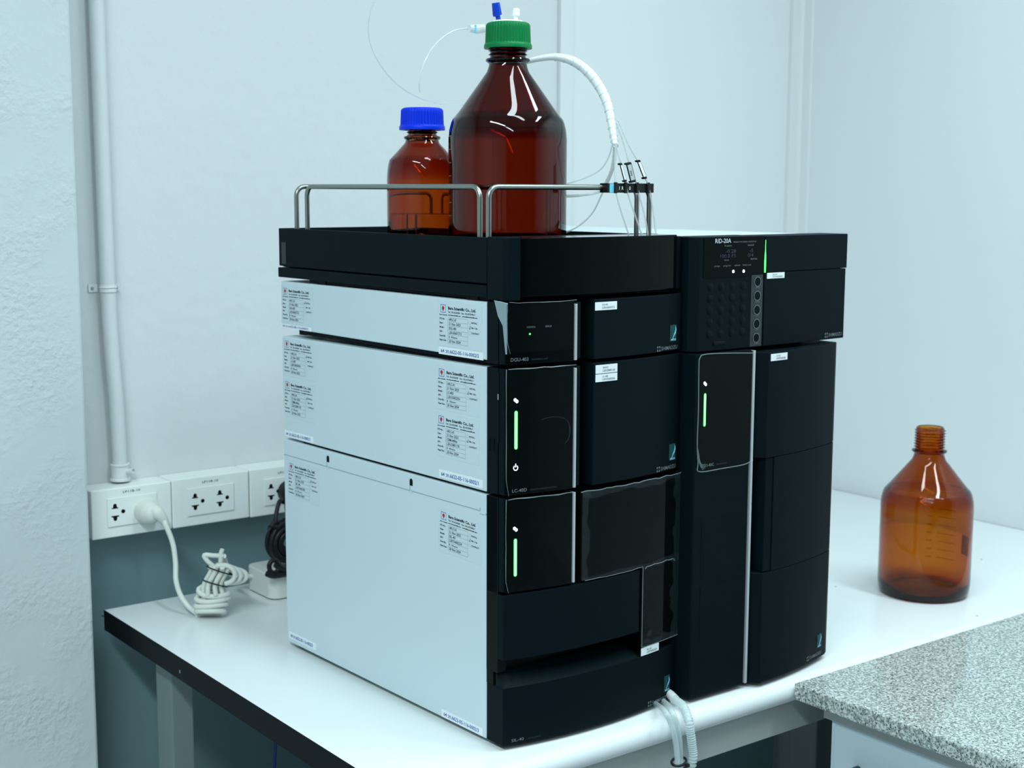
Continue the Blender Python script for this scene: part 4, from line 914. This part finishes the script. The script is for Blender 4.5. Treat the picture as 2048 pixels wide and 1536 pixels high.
# ================================================================== SOCKETS, CONDUIT
def socket(x0, x1, yf, zb, zt, label, ins, holes):
    e = thing('wall_socket', (x0, YB, zb), label, 'wall socket', group='double wall sockets in a row above the bench'); off = (x0, YB, zb)
    MB().box(x0, x1, yf+0.008, YB-0.0003, zb+0.0005, zt-0.0005).build('back_box', 'socket_white', e, off=off, bevel=0.002)
    MB().box(x0-0.0002, x1-0.0004, yf, yf+0.0078, zb, zt).build('cover_plate', 'socket_white', e, off=off, bevel=0.0018, segs=3)
    MB().box(ins[0], ins[1], yf-0.0022, yf-0.0001, ins[2], ins[3]).build('socket_insert', 'socket_white', e, off=off, bevel=0.0005)
    for hx in holes:
        mb = MB(); y = yf-0.0023
        zc = (ins[2]+ins[3])/2
        for s_, z in ((1, zc+0.0090), (-1, zc-0.0090)):
            P = [(hx+0.0028*math.cos(a), z+s_*(0.0005+0.0034*math.sin(a))) for a in np.linspace(0, math.pi, 9)]
            if s_ > 0: P += [(hx-0.0030, z-0.0018), (hx-0.0050, z-0.0022), (hx-0.0050, z-0.0036), (hx+0.0050, z-0.0036), (hx+0.0050, z-0.0022), (hx+0.0030, z-0.0018)]
            else: P += [(hx-0.0030, z+0.0018), (hx-0.0058, z+0.0022), (hx-0.0058, z+0.0040), (hx+0.0058, z+0.0040), (hx+0.0058, z+0.0022), (hx+0.0030, z+0.0018)]
            mb.extrude([(a, y, b) for a, b in P], (0, 0.0010, 0), 0)
        mb.extrude([(hx+0.0122+0.0031*math.cos(a), y, zc+0.0031*math.sin(a)) for a in np.linspace(0, 2*math.pi, 15)[:-1]], (0, 0.0010, 0), 0)
        mb.build('pin_hole', 'socket_hole', e, off=off)
    MB().text('LP11B-10', lambda u, v: (u, yf-0.0004, v), (ins[0]+ins[1])/2-0.0135, ins[3]+0.0058, 0.0032, 0, width=0.0265, bold=0.004).build('circuit_lettering', 'ink_black', e, off=off)
    return e
YF = 1.945
socket(0.7205, 0.8435, YF, 0.1075, 0.1800, 'white wall socket box with the white plug, end one beside the column', (0.7435, 0.8195, 0.1240, 0.1660), (0.7548, 0.7970))
socket(0.8445, 0.9710, YF, 0.1070, 0.1810, 'empty white double wall socket box, middle of the row', (0.8683, 0.9440, 0.1230, 0.1650), (0.8800, 0.9205))
socket(0.9725, 1.0985, YF-0.001, 0.1062, 0.1815, 'white wall socket box half hidden behind the white instrument side', (0.9960, 1.0720, 0.1220, 0.1640), (1.0070, 1.0490))
cd = thing('conduit_pipe', (0.775, 1.984, 0.185), 'white painted conduit pipe running up the wall from the socket', 'pipe')
off = (0.775, 1.984, 0.185)
MB().tube([(0.7670, 1.984, CEIL-Z0), (0.7690, 1.984, 1.3), (0.7698, 1.984, 0.875), (0.7718, 1.984, 0.48), (0.7738, 1.983, 0.38), (0.7780, 1.983, 0.30), (0.7800, 1.983, 0.22), (0.7803, 1.983, 0.1860)], 0.0108, 20, sub=6).build('pipe', 'wall_paint', cd, off=off, smooth=True)
mb = MB(); mb.lathe([(0.0125, 0.1825), (0.0150, 0.1828), (0.0150, 0.1860), (0.0128, 0.1870), (0.0128, 0.2050), (0.0142, 0.2056), (0.0142, 0.2080), (0.0110, 0.2085)], 28, c=(0.7803, 1.983)); mb.v = [(x, min(y, YB-0.0005), z) for x, y, z in mb.v]
mb.build('adaptor', 'trim_paint', cd, off=off, smooth=True)
MB().tube([(0.788, 1.972, 0.197), (0.792, 1.962, 0.199)], [0.0038, 0.0042], 12).build('adaptor_screw', 'trim_paint', cd, off=off, smooth=True)
MB().tube([(0.790, 1.9665, 0.1995), (0.7925, 1.9605, 0.201)], [0.0016, 0.0016], 8).build('screw_slot', 'ink_grey', cd, off=off)
mb = MB()
V = []
for z in (0.4630, 0.4745):
    for a in np.linspace(math.pi, 2*math.pi, 13): V.append((0.7718+0.0122*math.cos(a), 1.984+0.0122*math.sin(a), z))
mb.add(V, [(i, i+1, 14+i, 13+i) for i in range(12)])
mb.box(0.7465, 0.7600, YB-0.0022, YB-0.0002, 0.4630, 0.4745); mb.box(0.7838, 0.7930, YB-0.0022, YB-0.0002, 0.4630, 0.4745)
mb.tube([(0.7718+0.0126*math.cos(a), 1.984+0.0126*math.sin(a), 0.4700) for a in np.linspace(math.pi, 2*math.pi, 13)], 0.0011, 6)
mb.build('clamp', 'trim_paint', cd, off=off, smooth=False)
for x in (0.7520, 0.7885): MB().tube([(x, YB-0.0022, 0.4685), (x, YB-0.0042, 0.4685)], [0.0026, 0.0016], 12).build('screw', 'ink_grey', cd, off=off, smooth=True)

# ================================================================== WHITE EXTENSION LEAD
ex = thing('extension_lead', (0.96, 1.88, 0.0), 'white extension lead with its cord tied in a coil on the bench end', 'extension lead'); off = (0.96, 1.88, 0.0)
def eb(mb, n, mt, **k): return mb.build(n, mt, ex, off=off, **k)
# plug
pc = np.array([0.8005, 0, 0.1410]); mb = MB()
mb.tube([(pc[0], YF-0.0024, pc[2]), (pc[0], YF-0.012, pc[2]), (pc[0]+0.001, YF-0.022, pc[2]), (pc[0]+0.002, YF-0.030, pc[2]), (pc[0]+0.003, YF-0.034, pc[2])], [0.0175, 0.0182, 0.0170, 0.0120, 0.004], 28, sub=5)
mb.tube([(pc[0]+0.002, YF-0.026, pc[2]+0.006), (pc[0]+0.007, YF-0.031, pc[2]+0.001), (pc[0]+0.014, YF-0.033, pc[2]-0.008), (pc[0]+0.020, YF-0.033, pc[2]-0.018)], [0.0090, 0.0100, 0.0078, 0.0050], 18, sub=6)
eb(mb, 'plug', 'cord_white', smooth=True)
mb = MB(); mb.tube([(pc[0]+0.014, YF-0.033, pc[2]-0.008), (pc[0]+0.0155, YF-0.033, pc[2]-0.0105)], 0.0072, 16); mb.tube([(pc[0]+0.0168, YF-0.033, pc[2]-0.0125), (pc[0]+0.0180, YF-0.033, pc[2]-0.0145)], 0.0064, 16)
eb(mb, 'strain_relief', 'cord_white', smooth=True)
# cord: plug -> bench -> coil -> strip
cpth = [(pc[0]+0.019, YF-0.033, pc[2]-0.016)]+[tuple(onY(x, y, q)) for x, y, q in [(330, 1046, 1.905), (345, 1085, 1.895), (351, 1125, 1.885), (352, 1160, 1.875), (361, 1190, 1.865), (378, 1214, 1.850), (397, 1229, 1.838)]]
cc0 = onz(426, 1238, 0.004); cx, cy = cc0[0]+0.004, cc0[1]+0.018
H_ = []
for i in range(0, 70):
    t = i/69; a = math.pi*1.10+t*2*math.pi*4.3; rx = 0.0225-0.003*abs(t-0.4)+0.0015*math.sin(i*0.7); zz = 0.0042+0.040*t+0.0035*math.sin(a*1.0+0.5*i/10)
    sh = 0.006*t
    H_.append(np.array([cx+ux*(sh+rx*math.cos(a))-CF[0]*0.010*math.sin(a), cy+uy*(sh+rx*math.cos(a))-CF[1]*0.010*math.sin(a), max(0.0042, zz)]))
pth = spline(cpth+[tuple(H_[0])], 8)+H_[1:]
eb(MB().tube(pth, 0.0038, 12), 'cord', 'cord_white', smooth=True)
# tied neck and upper loops
nk = H_[-1]; N0 = np.array([cx+ux*0.006, cy+uy*0.006, 0.045]); N1 = np.array([cx+ux*0.016, cy+uy*0.016, 0.072])
mb = MB()
for k in range(8):
    a = k*math.pi/4+0.4; o = np.array([ux*math.cos(a)*0.0125, uy*math.cos(a)*0.0125, 0])+np.array([-CF[0], -CF[1], 0])*math.sin(a)*0.0105
    mb.tube([N0+o*1.2-np.array([0, 0, 0.008]), N0+o+np.array([0, 0, 0.008]), N1+o, N1+o*1.25+np.array([0, 0, 0.006])], 0.0036, 10, sub=4)
for k in range(3):                           # loops that fall over to the strip side
    a = k*0.35; b0 = N1+np.array([ux*0.004*k, uy*0.004*k, 0.004])
    L_ = [b0+np.array([ux*(0.006+0.017*math.sin(t))*(1+0.12*k), uy*(0.006+0.017*math.sin(t))*(1+0.12*k), 0.0135*math.cos(t)*(1-0.12*k)-0.009-0.003*k])+np.array([-CF[0], -CF[1], 0])*(0.008-0.007*k) for t in np.linspace(-0.6, 3.0, 12)]
    mb.tube(L_, 0.0036, 10, sub=3)
mb.tube([N1+np.array([-ux*0.006, -uy*0.006, 0.002]), N1+np.array([-ux*0.017, -uy*0.017, 0.012]), N1+np.array([-ux*0.022, -uy*0.022, 0.021]), N1+np.array([-ux*0.008, -uy*0.008, 0.0205]), N1+np.array([ux*0.006, uy*0.006, 0.0200])], 0.0034, 10, sub=5)
mb.tube([N1+np.array([ux*0.001, uy*0.001, 0.0]), N1+np.array([ux*0.002, uy*0.002, 0.022]), N1+np.array([ux*0.004, uy*0.004, 0.030])], [0.0038, 0.0036, 0.0030], 10, sub=4)
eb(mb, 'cord_coil', 'cord_white', smooth=True)
mb = MB()
mb.tube([N1+np.array([ux*0.006, uy*0.006, 0.020])]+[onY(462, 1149, 1.906), onY(490, 1152, 1.908), np.array([0.964, 1.908, onY(512, 1154, 1.908)[2]])], 0.0034, 10, sub=5)
eb(mb, 'strip_cord', 'cord_white', smooth=True)
mb = MB()
for c, r1, tl in ((N0+(N1-N0)*0.25, 0.0168, -0.30), (N0+(N1-N0)*0.95, 0.0180, -0.35)):
    mb.tube([c+np.array([ux, uy, tl])*r1*math.cos(a)+np.array([-CF[0], -CF[1], 0.25])*r1*0.90*math.sin(a) for a in np.linspace(0, 2*math.pi, 25)[:-1]], 0.0010, 6, closed=True)
q = N0+(N1-N0)*0.5+np.array([ux*0.019, uy*0.019, -0.006]); mb.box(q[0]-0.0028, q[0]+0.0028, q[1]-0.0028, q[1]+0.0028, q[2]-0.003, q[2]+0.003)
eb(mb, 'cable_tie', 'cord_black', smooth=True)
# strip body
def rrect(x0, x1, y0, y1, r, n=7):
    P = []
    for cx_, cy_, a0 in ((x1-r, y1-r, 0), (x0+r, y1-r, 90), (x0+r, y0+r, 180), (x1-r, y0+r, 270)):
        P += [(cx_+r*math.cos(math.radians(a0+90*i/n)), cy_+r*math.sin(math.radians(a0+90*i/n))) for i in range(n+1)]
    return P
eb(MB().prism(rrect(0.9535, 1.085, 1.842, 1.930, 0.016), 0.0012, 0.0385), 'strip_body', 'adapter_white', bevel=0.0015)
eb(MB().prism(rrect(0.955, 1.083, 1.8435, 1.929, 0.015), 0.0, 0.0014), 'strip_base', 'case_dark')

# ================================================================== BLACK CORD
bc = thing('power_cord', (1.02, 1.885, 0.0386), 'coiled black power cord resting on the white extension lead body', 'power cord'); off = (1.02, 1.885, 0.0386)
def kb(mb, n, **k): return mb.build(n, 'cord_black', bc, off=off, **k)
ccn = onY(578, 1098, 1.885); mb = MB(); rn = random.Random(11)
pts = []
for i in range(0, 330):
    t = i/329; a = 2*math.pi*11*t; r = 0.0345-0.022*t+0.0016*math.sin(0.9*a+1)
    pts.append((ccn[0]+r*math.cos(a), 1.887+0.0075*math.sin(0.37*a+0.5), ccn[2]+0.0105+r*0.97*math.sin(a)))
mb.tube(pts, 0.0036, 9); kb(mb, 'cord_coil', smooth=True)
mb = MB()
g1 = onY(548, 1133, 1.8345)
mb.tube([g1+np.array([0.008*math.cos(a), 0.001*math.sin(a), 0.0095*math.sin(a)]) for a in np.linspace(0, 2*math.pi, 17)[:-1]], 0.0036, 10, closed=True)
mb.tube([onY(534, 1147, 1.8335), onY(548, 1151, 1.8335), onY(575, 1147, 1.8335), onY(605, 1147, 1.8335)], 0.0050, 10, sub=5)
mb.tube([onY(552, 1128, 1.8345), onY(568, 1138, 1.8345), onY(590, 1132, 1.842), onY(610, 1112, 1.862)], 0.0058, 10, sub=5)
kb(mb, 'lower_loop', smooth=True)
mb = MB(); k0 = onY(578, 988, 1.922)
mb.tube([(k0[0]+0.008, YF-0.0022, k0[2]), (k0[0]+0.008, YF-0.018, k0[2]), (k0[0]+0.008, YF-0.030, k0[2]-0.003)], [0.0175, 0.0170, 0.010], 24, sub=4); kb(mb, 'plug', smooth=True)
mb = MB(); mb.tube([(k0[0]+0.010, 1.912, k0[2]-0.010), tuple(onY(571, 1005, 1.905)), tuple(onY(560, 1002, 1.900)), tuple(onY(553, 1025, 1.895)), tuple(onY(551, 1050, 1.890)), tuple(onY(549, 1075, 1.888)), tuple(onY(556, 1090, 1.886))], 0.0034, 10, sub=6)
mb.tube([tuple(onY(572, 1000, 1.900)), tuple(onY(575, 1030, 1.895)), tuple(onY(584, 1060, 1.890))], 0.0034, 10, sub=5); kb(mb, 'cord', smooth=True)
mb = MB(); t0 = onY(546, 1052, 1.884); mb.tube([t0+np.array([0.0055*math.cos(a), 0.005*math.sin(a), 0.002*math.sin(2*a)]) for a in np.linspace(0, 2*math.pi, 13)[:-1]], 0.0026, 8, closed=True); mb.tube([t0+np.array([-0.007, 0, -0.006]), t0+np.array([0.002, 0, 0.006])], [0.0034, 0.0042], 8); kb(mb, 'cable_tie', smooth=True)

# blue cable under the bench
P = [onY(556, 1490, 1.72), onY(550, 1515, 1.72), onY(543, 1560, 1.72), onY(535, 1650, 1.72), (onY(535, 1650, 1.72)[0]-0.01, 1.73, -Z0+0.004)]
P[0] = np.array([P[0][0]+0.001, P[0][1], -0.0310])
single(MB().tube(P, 0.0022, 8, sub=6), 'network_cable', 'cord_blue', 'thin blue cable hanging under the workbench', 'cable')

# ------------------------------------------------------------------ what sits on a part becomes a sub-part of it
HOST = {'serial_sticker': ('door', 'lower_front'), 'eco_emblem': ('door', 'lower_front'), 'maker_lettering': ('door', 'lower_front'), 'door_handle': ('door',),
        'service_sticker': ('cover',), 'asset_sticker': ('cover',), 'cover_seam': ('cover',), 'side_grip': ('upper_tray',),
        'protective_film': ('display_panel',), 'film_fold': ('display_panel',), 'film_crease': ('display_panel',), 'status_icon': ('display_panel',), 'power_icon': ('display_panel',),
        'status_light': ('display_panel', 'keypad_panel'), 'indicator_light': ('display_panel', 'display_window'), 'display_digits': ('display_window',),
        'model_lettering': ('display_panel', 'display_window', 'lower_front'), 'caption_lettering': ('display_panel', 'display_window'),
        'key': ('keypad_panel',), 'button': ('button_strip',), 'power_switch': ('keypad_panel',), 'vent_holes': ('upper_cover',), 'release_button': ('side_frame',), 'latch': ('side_frame',)}
for I in (S, L, D, T, O, R):
    kids = list(I.e.children)
    for o in kids:
        k = o.name.split('.')[0]
        for h in HOST.get(k, ()):
            hs = [q for q in kids if q.name.split('.')[0] == h]
            if k == 'protective_film' and o.data.materials[0].name == 'film_haze': hs = [q for q in kids if q.name.split('.')[0] == 'window']
            if k in ('model_lettering', 'caption_lettering') and I is S: hs = [q for q in kids if q.name.split('.')[0] == 'lower_front']
            if hs: o.parent = hs[0]; break
